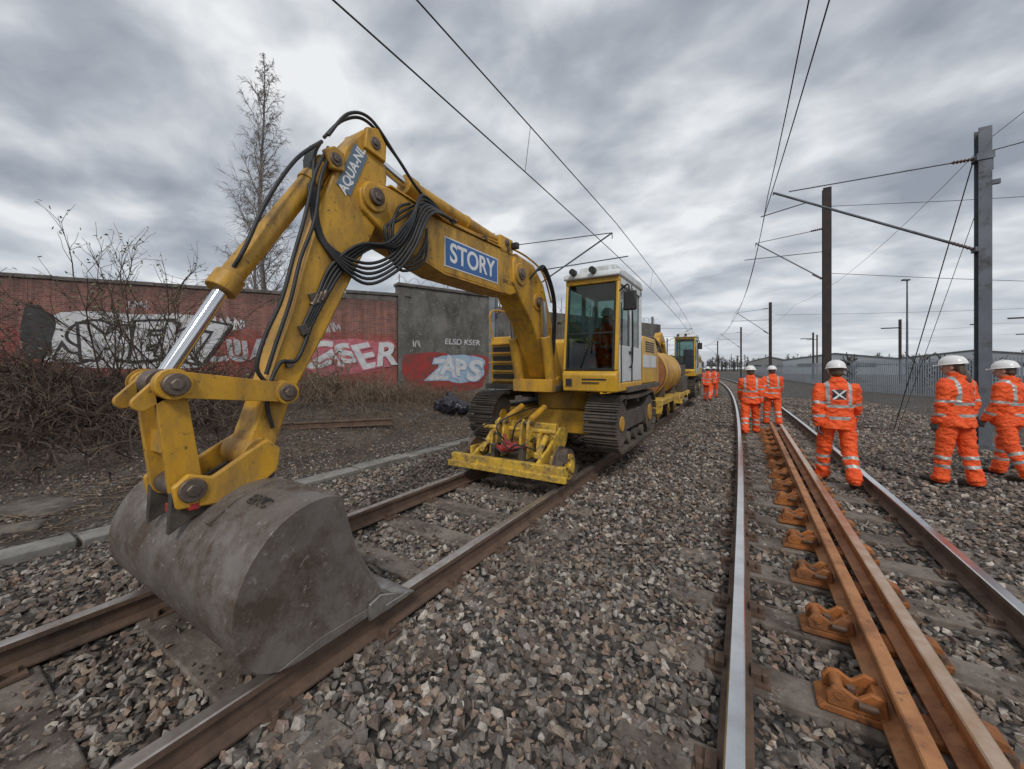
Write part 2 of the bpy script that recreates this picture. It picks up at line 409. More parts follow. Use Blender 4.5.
e=empty('scrap_rail',(-9,5,0))
o=rail('scrap_rail_length',0,-2.2,2.2,[RSIDE,RSIDE],None,curve=False); o.location=(-9.2,5.2,gh(-9.2,5.2)+.15); o.rotation_euler=(0,0,R(-38)); attach(o,e)

# ------------------------------------------------------------------ excavators
def hoses(name,lists,parent,r=.018,mat=BLK):
    return obj(name,J(*[tube(spline(l,7),r,7) for l in lists]),mat,parent,smooth=60)
def crawler(x0,x1,ya,yb,z0,z1,parent,nm):
    r=(z1-z0)/2; zc=(z0+z1)/2; L=(yb-ya)-2*r; per=2*L+2*math.pi*r; n=int(per/.155); P=[];
    def at(s):
        s%=per
        if s<L: return (ya+r+s,z1-.03*math.sin(math.pi*s/L),0)
        s-=L
        if s<math.pi*r:
            a=s/r; return (yb-r+r*math.sin(a),zc+r*math.cos(a),-a)
        s-=math.pi*r
        if s<L: return (yb-r-s,z0,math.pi)
        s-=L; a=s/r; return (ya+r-r*math.sin(a),zc-r*math.cos(a),math.pi-a)
    w=x1-x0; G=[]
    for i in range(n):
        y,z,a=at(i*per/n)
        P.append(obox(((x0+x1)/2,y,z),(w,.135,.022),rx=a))
        c,s=math.cos(a),math.sin(a)
        for d in(-.045,.0,.045):
            G.append(obox(((x0+x1)/2,y+c*d-s*.022,z+s*d+c*.022),(w,.012,.034),rx=a))
        G.append(obox(((x0+x1)/2,y+s*.03,z-c*.03),(w*.4,.12,.05),rx=a))
    obj(nm+'_pads',J(*P),DKS,parent,smooth=0); obj(nm+'_grousers',J(*G),DKS,parent,smooth=0)
    fr=[box(x0+.1,x1-.08,ya+r,yb-r,zc-.14,zc+.14)]
    for k in range(5):
        y=ya+r+.05+k*(L-.1)/4
        fr.append(cyl((x0+.06,y,z0+.11),(x1-.06,y,z0+.11),.09))
    for k in range(2):
        y=ya+r+.45+k*.8; fr.append(cyl((x0+.1,y,z1-.1),(x1-.1,y,z1-.1),.05))
    obj(nm+'_frame',J(*fr),DKS,parent,bevel=.01)
    obj(nm+'_idlers',J(cyl((x0+.05,ya+r,zc),(x1-.05,ya+r,zc),r-.06,n=28),cyl((x0+.05,yb-r,zc),(x1-.05,yb-r,zc),r-.06,n=28)),DKS,parent)
    obj(nm+'_hubs',J(cyl((x0+.04,yb-r,zc),(x1-.03,yb-r,zc),.15,n=20),cyl((x0+.04,ya+r,zc),(x1-.03,ya+r,zc),.11,n=20)),YEL,parent,bevel=.01)
def rail_wheel(x,y,z,r,s,parent,nm):
    obj(nm+'_tyre',J(cyl((x-.06,y,z),(x+.06,y,z),r,n=36),cyl((x-s*.075,y,z),(x-s*.055,y,z),r+.028,n=36)),PIN,parent,bevel=.006)
    obj(nm+'_hub',J(cyl((x+s*.05,y,z),(x+s*.075,y,z),r*.74,n=28),cyl((x+s*.07,y,z),(x+s*.11,y,z),r*.32,n=18)),YELG,parent,bevel=.008)
    obj(nm+'_hub_bolts',J(*[cyl((x+s*.07,y+r*.52*math.cos(q*1.047),z+r*.52*math.sin(q*1.047)),(x+s*.092,y+r*.52*math.cos(q*1.047),z+r*.52*math.sin(q*1.047)),.014,n=6) for q in range(6)]),PIN,parent)
def rail_gear(c,y,sgn,parent,nm):
    xl,xr=c-.73,c+.73; f=lambda d:y+sgn*d
    Y0=[];D0=[]
    def yb(a,b): return (min(f(a),f(b)),max(f(a),f(b)))
    a,b=yb(.27,.36); Y0.append(box(c-.86,c+.86,a,b,.17,.29))
    a,b=yb(.33,.385); Y0.append(box(c-.90,c+.90,a,b,.11,.19))
    for s in(-1,1):
        x=c+s*.50
        pr=[(f(.34),.12),(f(-.15),.10),(f(-.55),.42),(f(-.62),.62),(f(-.35),.66),(f(.05),.42),(f(.22),.36),(f(.34),.30)]
        Y0.append(prismX(pr,x-.022,x+.022))
        x=c+s*.63
        Y0.append(prismX([(f(.2),.12),(f(-.2),.12),(f(-.2),.38),(f(.2),.38)],x-.022,x+.022))
        D0.append(box(c+s*.22-.03,c+s*.22+.03,*yb(-.5,.26),.26,.46))
        for q in(.24,.14): Y0.append(prismX([(f(.16),.28),(f(-.05),.28),(f(-.02),.72),(f(.04),.80),(f(.11),.76)],c+s*q-.018,c+s*q+.018))
        Y0.append(prismX([(f(.10),.28),(f(-.12),.28),(f(-.1),.64),(f(.05),.60)],c+s*.37-.02,c+s*.37+.02))
        Y0.append(cyl((c+s*.43,f(.18),.36),(c+s*.43,f(-.1),.60),.04,n=14))
        Y0.append(cyl((c+s*.43,f(.18),.33),(c+s*.43,f(.18),.40),.055,n=14))
        D0.append(box(c+s*.78-.05,c+s*.78+.04,*yb(.10,.20),.30,.42))
    Y0.append(cyl((c-.58,f(-.04),.64),(c+.58,f(-.04),.64),.032,n=14))
    Y0.append(box(c-.50,c+.50,*yb(-.30,-.22),.40,.72))
    D0.append(box(c-.45,c+.45,*yb(-.20,.15),.20,.27))
    obj(nm+'_frame',J(*Y0),YELG,parent,bevel=.008); obj(nm+'_inner_brackets',J(*D0),DKS,parent,bevel=.008)
    rd=[cyl((c-.12,f(.22),.40),(c+.10,f(.22),.43),.05),cyl((c-.2,f(.18),.42),(c-.12,f(.22),.40),.03),obox((c+.02,f(.18),.48),(.20,.10,.05),ry=.15),cyl((c+.10,f(.22),.43),(c+.28,f(.2),.46),.022),cyl((c-.05,f(.2),.5),(c-.08,f(.18),.60),.02)]
    obj(nm+'_red_valve_block',J(*rd),RED,parent,bevel=.008)
    obj(nm+'_jack_rods',J(cyl((c-.19,f(.06),.74),(c-.19,f(-.35),.86),.025),cyl((c+.19,f(.06),.74),(c+.19,f(-.35),.86),.025)),CHR,parent)
    obj(nm+'_jack_barrels',J(cyl((c-.19,f(-.08),.78),(c-.19,f(-.5),.91),.045),cyl((c+.19,f(-.08),.78),(c+.19,f(-.5),.91),.045)),YEL,parent)
    obj(nm+'_pins',J(*[cyl((c+s*.19-.09,f(.05),.745),(c+s*.19+.09,f(.05),.745),.028,n=12) for s in(-1,1)],*[cyl((c+s*.5-.04,f(-.02),.25),(c+s*.5+.04,f(-.02),.25),.045,n=14) for s in(-1,1)]),PIN,parent)
    obj(nm+'_axle',cyl((xl,f(0),.22),(xr,f(0),.22),.06),DKS,parent)
    rail_wheel(xl,f(0),.225,.225,-1,parent,nm+'_wheel_a'); rail_wheel(xr,f(0),.225,.225,1,parent,nm+'_wheel_b')
    hoses(nm+'_hoses',[[(c-.3,f(.1),.55),(c-.1,f(.32),.62),(c+.1,f(.3),.42),(c+.3,f(.0),.55)],[(c+.05,f(.2),.5),(c+.15,f(.25),.75),(c+.1,f(-.2),.8),(c+.1,f(-.6),.9)],[(c-.05,f(.2),.5),(c-.12,f(.3),.72),(c-.05,f(-.1),.85),(c,f(-.6),.9)],[(c-.42,f(.1),.45),(c-.5,f(.3),.6),(c-.4,f(-.2),.75)],[(c-.35,f(.3),.3),(c-.2,f(.36),.48),(c,f(.30),.36),(c+.2,f(.34),.5),(c+.4,f(.1),.4)]],parent,.011)
def machine(e,c,oy):
    crawler(c+.77,c+1.25,oy,oy+2.62,.31,1.06,e,'right_crawler'); crawler(c-1.25,c-.77,oy,oy+2.62,.31,1.06,e,'left_crawler')
    obj('carbody',J(box(c-.8,c+.8,oy+.55,oy+2.1,.45,.82),cyl((c,oy+1.3,.8),(c,oy+1.3,1.13),.55,n=32)),YEL,e,bevel=.02)
    rail_gear(c,oy-.57,-1,e,'front_rail_gear'); rail_gear(c,oy+3.0,1,e,'rear_rail_gear')
    x0,x1=c-1.24,c+1.27; zb=1.13
    obj('deck',J(box(x0,x1,oy+.45,oy+2.9,zb,zb+.09),box(c-.35,c+.30,oy+.1,oy+.8,zb,zb+.10)),DKS,e,bevel=.01)
    pr=[(oy+1.45,zb+.09),(oy+1.45,1.98),(oy+1.6,2.04),(oy+2.5,2.04),(oy+2.62,1.98),(oy+2.62,zb+.09)]
    obj('engine_cover',prismX(pr,x0,x1-.02),YELC,e,bevel=.025)
    obj('counterweight',J(prismX([(oy+2.63,zb-.02),(oy+2.63,1.94),(oy+2.9,1.9),(oy+3.05,1.75),(oy+3.1,1.3),(oy+3.0,zb-.02)],x0+.04,x1-.05)),YEL,e,bevel=.05)
    obj('grey_side_band',box(x1-.018,x1-.012,oy+1.5,oy+2.6,1.5,1.72),WHT,e)
    obj('side_vents',J(*[box(x1-.02,x1-.008,oy+1.7,oy+2.4,1.78+.04*k,1.795+.04*k) for k in range(5)]),BLK,e)
    obj('exhaust_stack',J(cyl((c-.5,oy+2.0,2.03),(c-.5,oy+2.0,2.38),.05),cyl((c-.5,oy+2.0,2.38),(c-.5,oy+2.1,2.46),.05)),DKS,e)
    obj('side_tool_box',J(box(x0,c-.62,oy+.62,oy+1.44,zb+.09,2.05)),YELC,e,bevel=.02)
    obj('tool_box_slots',J(*[box(x0+.06,c-.68,oy+.605,oy+.63,1.30+.16*k,1.385+.16*k) for k in range(4)]),BLK,e)
    obj('step_treads',J(*[box(x0+.04,c-.66,oy+.50,oy+.62,1.265+.16*k,1.285+.16*k) for k in range(5)]),YEL,e)
    obj('grab_rails',J(tube(spline([(x0+.05,oy+.62,2.0),(x0+.05,oy+.55,2.5),(x0+.05,oy+1.3,2.5),(x0+.05,oy+1.4,2.0)]),.017,8),tube(spline([(x0+.08,oy+1.6,2.04),(x0+.08,oy+1.6,2.4),(x0+.08,oy+2.4,2.4),(x0+.08,oy+2.4,2.04)]),.017,8)),YEL,e)
    a,b=c+.46,c+1.25; ya,yb=oy+.0,oy+1.42; z0,z1=zb+.06,2.80
    obj('cab_floor_nose',J(prismX([(ya-.02,z0-.03),(ya-.05,1.40),(ya-.0,1.46),(ya+.12,1.46),(ya+.12,z0-.03)],a,b),box(a,b,ya+.12,yb,z0-.03,z0+.1)),YELC,e,bevel=.02)
    fr=[prismX([(ya-.02,1.46),(ya+.08,1.46),(ya+.18,z1-.08),(ya+.10,z1-.08)],a,a+.045),prismX([(ya-.02,1.46),(ya+.08,1.46),(ya+.18,z1-.08),(ya+.10,z1-.08)],b-.045,b)]
    fr.append(box(a,b,ya+.09,ya+.2,z1-.11,z1-.04))
    obj('cab_front_frame',J(*fr),YELC,e,bevel=.012)
    sd=[]
    for x,w in((a,.05),(b-.05,.05)):
        sd+= [box(x,x+w,yb-.10,yb,z0+.1,z1-.04),box(x,x+w,ya+.72,ya+.80,z0+.1,z1-.04),box(x,x+w,ya+.2,yb,z1-.14,z1-.04)]
        sd+= [box(x,x+w,ya+.1,yb-.1,z0+.1,z0+.62)]
    sd+= [box(a,b,yb-.05,yb,z0+.1,z0+.75),box(a,b,yb-.05,yb,z1-.14,z1-.04)]
    obj('cab_side_panels',J(*sd),WHT,e,bevel=.012)
    obj('cab_roof',J(prismX([(ya+.02,z1-.04),(ya+.06,z1+.05),(ya+.3,z1+.09),(yb-.1,z1+.09),(yb+.02,z1+.03),(yb+.02,z1-.04)],a-.02,b+.02)),WHT,e,bevel=.03)
    obj('cab_headliner',box(a+.05,b-.05,ya+.2,yb-.05,z1-.09,z1-.05),BLK,e)
    obj('roof_equipment',J(box(a+.12,b-.12,ya+.35,ya+1.0,z1+.09,z1+.20),cyl((b-.2,ya+.3,z1+.05),(b-.2,ya+.3,z1+.16),.04)),WHT,e,bevel=.02)
    obj('cab_gaskets',J(prismX([(ya-.025,1.46),(ya-.0,1.46),(ya+.12,z1-.11),(ya+.095,z1-.11)],a+.045,a+.068),prismX([(ya-.025,1.46),(ya-.0,1.46),(ya+.12,z1-.11),(ya+.095,z1-.11)],b-.068,b-.045),box(a+.05,b-.05,ya-.02,ya+.02,1.46,1.49),tube([(a+.06,ya+.035,1.98),(b-.06,ya+.035,1.98)],.016,4),box(b+.001,b+.012,ya+.75,ya+.77,z0+.1,z1-.1),box(b+.001,b+.012,ya+.16,ya+.18,z0+.1,z1-.4),box(b+.001,b+.02,ya+.60,ya+.70,1.70,1.74)),BLK,e)
    fq=([(a+.05,ya+.01,1.46),(b-.05,ya+.01,1.46),(b-.05,ya+.13,z1-.10),(a+.05,ya+.13,z1-.10)],[(0,1,2,3)])
    sq=[]
    for x in(a+.025,b-.025):
        sq.append(([(x,ya+.08,z0+.62),(x,ya+.72,z0+.62),(x,ya+.72,z1-.14),(x,ya+.18,z1-.14)],[(0,1,2,3)]))
        sq.append(([(x,ya+.8,z0+.62),(x,yb-.1,z0+.62),(x,yb-.1,z1-.14),(x,ya+.8,z1-.14)],[(0,1,2,3)]))
    sq.append(([(a+.05,yb-.02,z0+.75),(b-.05,yb-.02,z0+.75),(b-.05,yb-.02,z1-.14),(a+.05,yb-.02,z1-.14)],[(0,1,2,3)]))
    obj('windscreen',fq,GLS,e,smooth=0); obj('side_windows',J(*sq),GLS,e,smooth=0)
    obj('wiper',J(tube([(a+.25,ya-.02,1.5),(a+.42,ya+.02,2.0)],.008,5),tube([(a+.40,ya-.0,1.7),(a+.44,ya+.05,2.35)],.01,4)),BLK,e)
    obj('driver_seat',J(box(a+.18,b-.18,ya+.75,ya+1.2,1.5,1.62),box(a+.2,b-.2,ya+1.12,ya+1.24,1.6,2.3),box(a+.12,a+.22,ya+.5,ya+.9,1.5,1.75),box(b-.22,b-.12,ya+.5,ya+.9,1.5,1.75),box(a+.06,a+.16,ya+.2,ya+.5,1.3,1.9)),BLK,e,bevel=.03)
    obj('mirror_arm',tube(spline([(b,ya+.1,2.55),(b+.14,ya-.02,2.6),(b+.17,ya-.04,2.5)]),.012,6),BLK,e)
    obj('mirror_head',obox((b+.18,ya-.05,2.38),(.17,.05,.26)),BLK,e,bevel=.02)
    obj('work_lights',J(cyl((a+.15,ya-.04,z1+.06),(a+.15,ya+.05,z1+.06),.045),cyl((b-.35,ya-.04,z1+.06),(b-.35,ya+.05,z1+.06),.045)),BLK,e)
    obj('cab_handrail',tube(spline([(b+.0,ya+.62,1.5),(b+.05,ya+.6,1.6),(b+.05,ya+.6,2.3),(b,ya+.62,2.4)]),.012,6),BLK,e)
    obj('warning_decals',J(box(a+.06,a+.15,ya-.052,ya-.045,1.24,1.34),box(a+.30,b-.14,ya-.050,ya-.044,1.325,1.345),box(a+.30,b-.24,ya-.050,ya-.044,1.28,1.295)),BADG,e)

C=-2.72
e=empty('excavator',(C,6,0))
machine(e,C,5.17)
bc=-2.78
B1=[(2.02,2.77),(2.0,2.92),(2.07,3.02),(2.35,3.06),(3.0,2.985),(4.14,3.00),(4.62,2.97),(4.70,2.78),(4.55,2.52),(4.30,2.44),(3.95,2.455),(3.0,2.46),(2.256,2.63)]
B2=[(4.40,3.02),(4.9,2.97),(5.22,2.74),(5.5,2.2),(5.95,1.35),(5.92,1.14),(5.68,1.08),(5.50,1.22),(5.1,1.82),(4.84,2.16),(4.55,2.40),(4.35,2.62),(4.34,2.9)]
obj('outer_boom',prismX(B1,bc-.15,bc+.15),YEL,e,bevel=.018)
obj('inner_boom',prismX(B2,bc-.18,bc+.18),YEL,e,bevel=.018)
obj('boom_weld_strips',J(prismX([(2.3,3.06),(3.0,2.99),(4.1,3.005),(4.1,3.02),(3.0,3.005),(2.3,3.075)],bc-.165,bc+.165),prismX([(2.3,2.60),(3.0,2.445),(4.1,2.44),(4.1,2.455),(3.0,2.46),(2.3,2.62)],bc-.165,bc+.165)),YEL,e)
pins=[]
for (y,z,r,w) in [(2.134,2.90,.07,.21),(4.52,2.76,.08,.22),(5.75,1.22,.08,.26),(1.26,.95,.065,.20),(.885,.83,.065,.24),(.81,1.405,.06,.26),(1.394,1.33,.055,.24),(1.79,3.06,.05,.16),(2.15,3.36,.05,.16),(5.0,2.45,.07,.25),(4.2,3.10,.05,.17)]:
    pins.append(cyl((bc-w,y,z),(bc+w,y,z),r)); pins.append(cyl((bc-w-.012,y,z),(bc+w+.012,y,z),r*.55,n=6))
obj('pivot_pins',J(*pins),PIN,e,bevel=.006)
obj('pin_bosses',J(*[cyl((bc-w,y,z),(bc+w,y,z),r,n=28) for (y,z,r,w) in[(2.134,2.90,.12,.175),(4.52,2.76,.15,.20),(5.0,2.45,.12,.20),(5.75,1.22,.14,.22),(1.26,.95,.10,.155),(1.394,1.33,.08,.15)]]),YEL,e,bevel=.01)
A=[(1.17,.93),(1.21,.86),(1.31,.85),(1.36,.93),(1.47,1.28),(1.74,1.777),(2.15,2.60),(2.27,2.88),(2.30,3.15),(2.24,3.42),(2.16,3.47),(2.06,3.44),(1.90,3.22),(1.725,2.80),(1.49,1.89),(1.25,1.15)]
obj('dipper_arm',prismX(A,bc-.12,bc+.12),YEL,e,bevel=.016)
st=[]
for s in(bc-.15,bc+.10):
    st.append(prismX([(1.76,2.98),(1.70,3.10),(1.78,3.16),(1.86,3.14),(1.87,3.0)],s,s+.05)); st.append(prismX([(2.05,3.28),(2.07,3.46),(2.18,3.50),(2.27,3.40),(2.26,3.25)],s,s+.05))
obj('arm_stiffeners',J(*st),YEL,e,bevel=.01)
def plate(p,q,w0,w1,x,t=.02):
    d=Vector((q[0]-p[0],q[1]-p[1])).normalized(); n=Vector((-d.y,d.x)); pts=[]
    a0=math.atan2(n.y,n.x)
    for k in range(9): a=a0+math.pi*k/8; pts.append((p[0]+w0*math.cos(a),p[1]+w0*math.sin(a)))
    for k in range(9): a=a0+math.pi+math.pi*k/8; pts.append((q[0]+w1*math.cos(a),q[1]+w1*math.sin(a)))
    return prismX(pts,x-t,x+t)
obj('bucket_cylinder_barrel',J(cyl((bc,1.80,3.08),(bc,1.13,2.02),.070,n=24),cyl((bc,1.16,2.07),(bc,1.10,1.97),.088,n=24),cyl((bc,1.70,2.92),(bc,1.66,2.86),.082,n=24)),YEL,e,bevel=.006)
obj('bucket_cylinder_rod',cyl((bc,1.12,1.99),(bc,.83,1.44),.042,n=20),CHR,e)
obj('bucket_cylinder_eye',J(cyl((bc-.06,.81,1.405),(bc+.06,.81,1.405),.08,n=24)),PIN,e,bevel=.008)
obj('arm_cylinder_barrel',J(cyl((bc,2.66,3.235),(bc,4.25,3.12),.080,n=24),cyl((bc,2.60,3.24),(bc,2.72,3.23),.10,n=24),cyl((bc,3.5,3.17),(bc,3.56,3.17),.09,n=24),box(bc-.16,bc-.11,4.05,4.35,2.98,3.17),box(bc+.11,bc+.16,4.05,4.35,2.98,3.17)),YEL,e,bevel=.006)
obj('arm_cylinder_rod',cyl((bc,2.66,3.235),(bc,2.17,3.345),.045,n=20),CHR,e)
lc=[];lr=[]
for s in(-1,1):
    lc.append(cyl((bc+s*.27,5.28,1.25),(bc+s*.27,5.08,1.95),.075)); lr.append(cyl((bc+s*.27,5.09,1.9),(bc+s*.27,5.0,2.45),.042))
lc.append(box(bc-.34,bc+.34,5.18,5.40,1.13,1.32))
obj('boom_lift_cylinders',J(*lc),YEL,e,bevel=.008); obj('boom_lift_rods',J(*lr),CHR,e)
lk=[]
for s in(-1,1):
    x=bc+s*.19
    lk.append(plate((.81,1.405),(1.394,1.33),.072,.062,x))
    lk.append(plate((.81,1.405),(.885,.83),.066,.074,bc+s*.135))
    lk.append(plate((.81,1.405),(.70,1.31),.06,.04,bc+s*.135))
    for (py,pz,pr_) in((.81,1.405,.082),(1.394,1.33,.074)): lk.append(cyl((x-.03,py,pz),(x+.035*s,py,pz),pr_,n=24))
lk.append(box(bc-.13,bc+.13,.81,.86,1.02,1.14)); lk.append(box(bc-.17,bc+.17,1.05,1.12,1.335,1.385))
obj('bucket_linkage',J(*lk),YEL,e,bevel=.008)
hp=[]
for s in(-1,1):
    x=bc+s*.205
    hp.append(prismX([(.82,.74),(.80,.86),(.87,.92),(.98,.88),(1.15,.98),(1.27,1.045),(1.35,.97),(1.33,.84),(1.22,.765),(1.0,.72)],x-.02,x+.02))
obj('quick_hitch',J(*hp,box(bc-.2,bc+.2,.95,1.2,.76,.81)),YEL,e,bevel=.01)
obj('hitch_red_latch',J(box(bc+.05,bc+.16,.82,.90,.70,.75),box(bc+.14,bc+.226,.87,.92,.72,.76)),RED,e,bevel=.006)
ears=[]
for s in(-1,1):
    x=bc+s*.15
    ears.append(prismX([(.80,.60),(.81,.82),(.88,.89),(.96,.85),(1.04,.80),(1.2,.88),(1.28,.99),(1.34,.92),(1.34,.76),(1.2,.74),(.9,.66)],x-.02,x+.02))
obj('bucket_ears',J(*ears),DKS,e,bevel=.006)
x0,x1=-3.60,-1.93
outer=[(1.325,.785),(1.24,.805),(1.10,.785),(.98,.72),(.88,.61),(.815,.47),(.80,.34),(.83,.20),(.90,.09),(1.0,.032),(1.10,.012),(1.70,.012)]
inn=[(1.70,.037),(1.11,.037),(1.012,.057),(.918,.11),(.855,.21),(.826,.345),(.84,.46),(.90,.59),(.995,.695),(1.11,.76),(1.24,.78),(1.32,.76)]
def sub(pl,n=3):
    P=[Vector((0,a,b)) for a,b in pl]
    return [(v.y,v.z) for v in spline(P,n)]
outer2=sub(outer[:-1])+[outer[-1]]; inn2=[inn[0]]+sub(inn[1:])
obj('bucket_shell',prismX(outer2+inn2,x0,x1),BKT,e,bevel=.003,smooth=40)
side=outer2+[(1.60,.12),(1.415,.45)]
for nm,xx in(('bucket_side_a',x0-.02),('bucket_side_b',x1-.005)):
    obj(nm,prismX(side,xx,xx+.024),BKT,e,bevel=.003,smooth=20)
obj('bucket_rim_bars',J(*[tube([(xx,1.325,.78),(xx,1.415,.455),(xx,1.60,.125),(xx,1.72,.03)],.016,6) for xx in(x0-.005,x1+.008)],cyl((x0,1.315,.775),(x1,1.315,.775),.026,n=12)),BKT,e)
obj('side_wear_plate',prismX([(.99,.04),(1.12,.022),(1.6,.022),(1.62,.07),(1.2,.075)],x1+.0195,x1+.028),BKT,e,bevel=.003)
obj('cutting_edge',J(prismX([(1.62,.0),(1.62,.04),(1.80,.035),(1.86,.006)],x0-.03,x1+.05),prismX([(1.50,.002),(1.50,.10),(1.58,.12),(1.80,.03),(1.80,.002)],x1+.0285,x1+.048)),LIP,e,bevel=.004)
obj('bucket_wear_ribs',J(*[prismX([(.91,.655),(.90,.675),(1.03,.765),(1.2,.815),(1.2,.79)],xx-.025,xx+.025) for xx in(bc-.35,bc+.35)]),BKT,e)
text('bucket_cast_letters','EMC',(-2.22,1.06,.778),(R(26),0,0),.09,DKS,e,extr=.010)
obj('company_sign_plate',box(bc+.151,bc+.156,3.02,3.98,2.55,2.83),BLUE,e)
obj('company_sign_border',J(box(bc+.1505,bc+.154,3.0,4.0,2.537,2.55),box(bc+.1505,bc+.154,3.0,4.0,2.83,2.843),box(bc+.1505,bc+.154,3.007,3.02,2.55,2.83),box(bc+.1505,bc+.154,3.98,3.993,2.55,2.83)),WTX,e)
text('company_sign_letters','STORY',(bc+.1575,3.5,2.685),(R(90),0,R(90)),.28,WTX,e,extr=.001,off=.006,sx=.96)
def stext(nm,body,y,z,an,size,mat,x,off=0):
    t1=text(nm,body,(0,0,0),(0,0,0),size,mat,e,extr=.001,off=off)
    mm=Matrix.Translation((x,y,z))@Matrix.Rotation(an,4,'X')@Matrix.Rotation(R(90),4,'Z')@Matrix.Rotation(R(90),4,'X')
    t1.location=mm.translation; t1.rotation_euler=mm.to_euler()
an=math.atan2(3.2-2.8,1.99-1.82)
obj('arm_sign_plate',tr(box(-.0025,.0025,-.21,.21,-.065,.065),Matrix.Translation((bc+.124,1.95,3.06))@Matrix.Rotation(an,4,'X')),GRY,e)
stext('arm_sign_letters','AQUA-NL',1.95,3.06,an,.105,WTX,bc+.1275,.003)
stext('boom_swl_letters','SWL 3.0t',4.25,2.60,0,.07,BADG,bc+.152)
hx=bc+.17
H=[]
for k in range(5):
    o=.03*k
    H.append([(hx,2.95+.04*k,3.04),(hx+.05+o,2.62,3.02-o),(hx+.09+o*.6,2.40,2.66-o*1.3),(hx+.07+o*.4,2.22,2.42-o*1.2),(hx+.03,1.98,2.32-o*1.3),(bc+.13,1.72-.01*k,2.42),(bc+.09,1.66-.01*k,2.75),(bc+.05-.03*k,1.68,3.05),(bc-.03*k,1.76,3.22)])
for k in range(4):
    o=.035*k
    H.append([(hx,3.02+.04*k,3.03),(hx+.07,2.60,3.08-o),(hx+.13,2.42-o*.5,2.75),(hx+.10,2.28-o,2.52),(hx+.04,2.05-o,2.45),(bc+.14,1.86-o,2.25),(bc+.135,1.70-o*.6,1.98),(bc+.13,1.60-o*.5,1.78)])
for k in range(2):
    H.append([(bc-.05+.06*k,1.82,3.30),(bc+.06*k,1.96,3.50+.03*k),(bc+.08+.05*k,2.12,3.55),(hx,2.36,3.34),(hx+.03,2.55,3.16),(hx,2.8,3.07)])
for k in range(3):
    H.append([(hx+.01,2.5+.05*k,2.98),(hx+.06,2.32,2.86-.05*k),(hx+.08,2.24-.04*k,2.62),(hx+.06,2.34,2.42-.04*k),(hx+.05,2.55+.05*k,2.50),(hx+.01,2.72,2.72+.05*k)])
H+=[[(bc+.05,1.74,3.2),(bc+.09,1.52,2.95),(bc+.10,1.33,2.6),(bc+.09,1.2,2.25),(bc+.06,1.15,2.12)],
 [(bc+.1,1.76,3.15),(bc+.13,1.64,2.9),(bc+.13,1.56,2.55),(bc+.13,1.48,2.25),(bc+.135,1.40,1.95),(bc+.13,1.30,1.70),(bc+.13,1.25,1.5),(bc+.13,1.30,1.40)],
 [(bc+.1,1.80,3.15),(bc+.14,1.68,2.9),(bc+.15,1.62,2.55),(bc+.15,1.52,2.25),(bc+.15,1.45,1.95),(bc+.14,1.36,1.65),(bc+.14,1.3,1.45)],
 [(bc+.135,1.60,1.78),(bc+.14,1.50,1.55),(bc+.15,1.38,1.52),(bc+.15,1.30,1.30),(bc+.14,1.34,1.10)]]
hoses('hydraulic_hoses',H,e,.0135)
obj('hose_couplings',J(*[cyl((hx,2.93+.035*k,3.035),(hx,3.03+.035*k,3.035),.021,n=10) for k in range(5)],*[cyl((bc+.135,1.72-.035*k,2.06-.02*k),(bc+.135,1.68-.035*k,1.98-.02*k),.019,n=10) for k in range(3)]),PIN,e)
hoses('boom_pipes',[[(bc+.10,3.0,3.04),(bc+.12,3.6,3.04),(bc+.12,4.3,3.08),(bc+.15,4.8,3.05),(bc+.2,5.15,2.9),(bc+.22,5.4,2.5)],[(bc-.10,3.0,3.04),(bc-.12,3.6,3.04),(bc-.12,4.3,3.08),(bc-.1,4.8,3.05),(bc-.1,5.15,2.95)]],e,.014,YEL)
hoses('boom_foot_hoses',[[(bc+.2+.03*k,4.75,2.75+.03*k),(bc+.24+.02*k,5.05,2.93+.02*k),(bc+.26+.02*k,5.36,2.55),(bc+.2,5.5+.04*k,2.0),(bc+.15,5.6,1.5)] for k in range(3)]+[[(bc-.25,4.3,2.8),(bc-.3,4.8,3.1),(bc-.28,5.2,3.0),(bc-.25,5.5,2.3)]],e,.014)
obj('boom_hose_clamps',J(*[box(bc+.13,bc+.18,y,y+.04,2.995,3.05) for y in(3.1,3.7,4.2)],obox((bc+.135,1.63,1.99),(.03,.07,.08),rx=.4),obox((bc+.135,1.55,1.76),(.03,.06,.07),rx=.4),obox((bc+.135,1.45,1.52),(.03,.05,.05),rx=.4)),DKS,e,bevel=.004)
obj('boom_lamp',J(box(bc+.16,bc+.25,4.3,4.37,3.05,3.13),box(bc-.25,bc-.16,4.3,4.37,3.05,3.13)),BLK,e,bevel=.01)
obj('inner_boom_cover_plate',J(prismX([(4.95,2.80),(5.15,2.68),(5.45,2.12),(5.3,2.0),(5.0,2.45)],bc+.1805,bc+.187),*[cyl((bc+.18,y,z),(bc+.20,y,z),.018,n=8) for y,z in((4.97,2.75),(5.13,2.64),(5.4,2.12),(5.3,2.05))]),YEL,e)

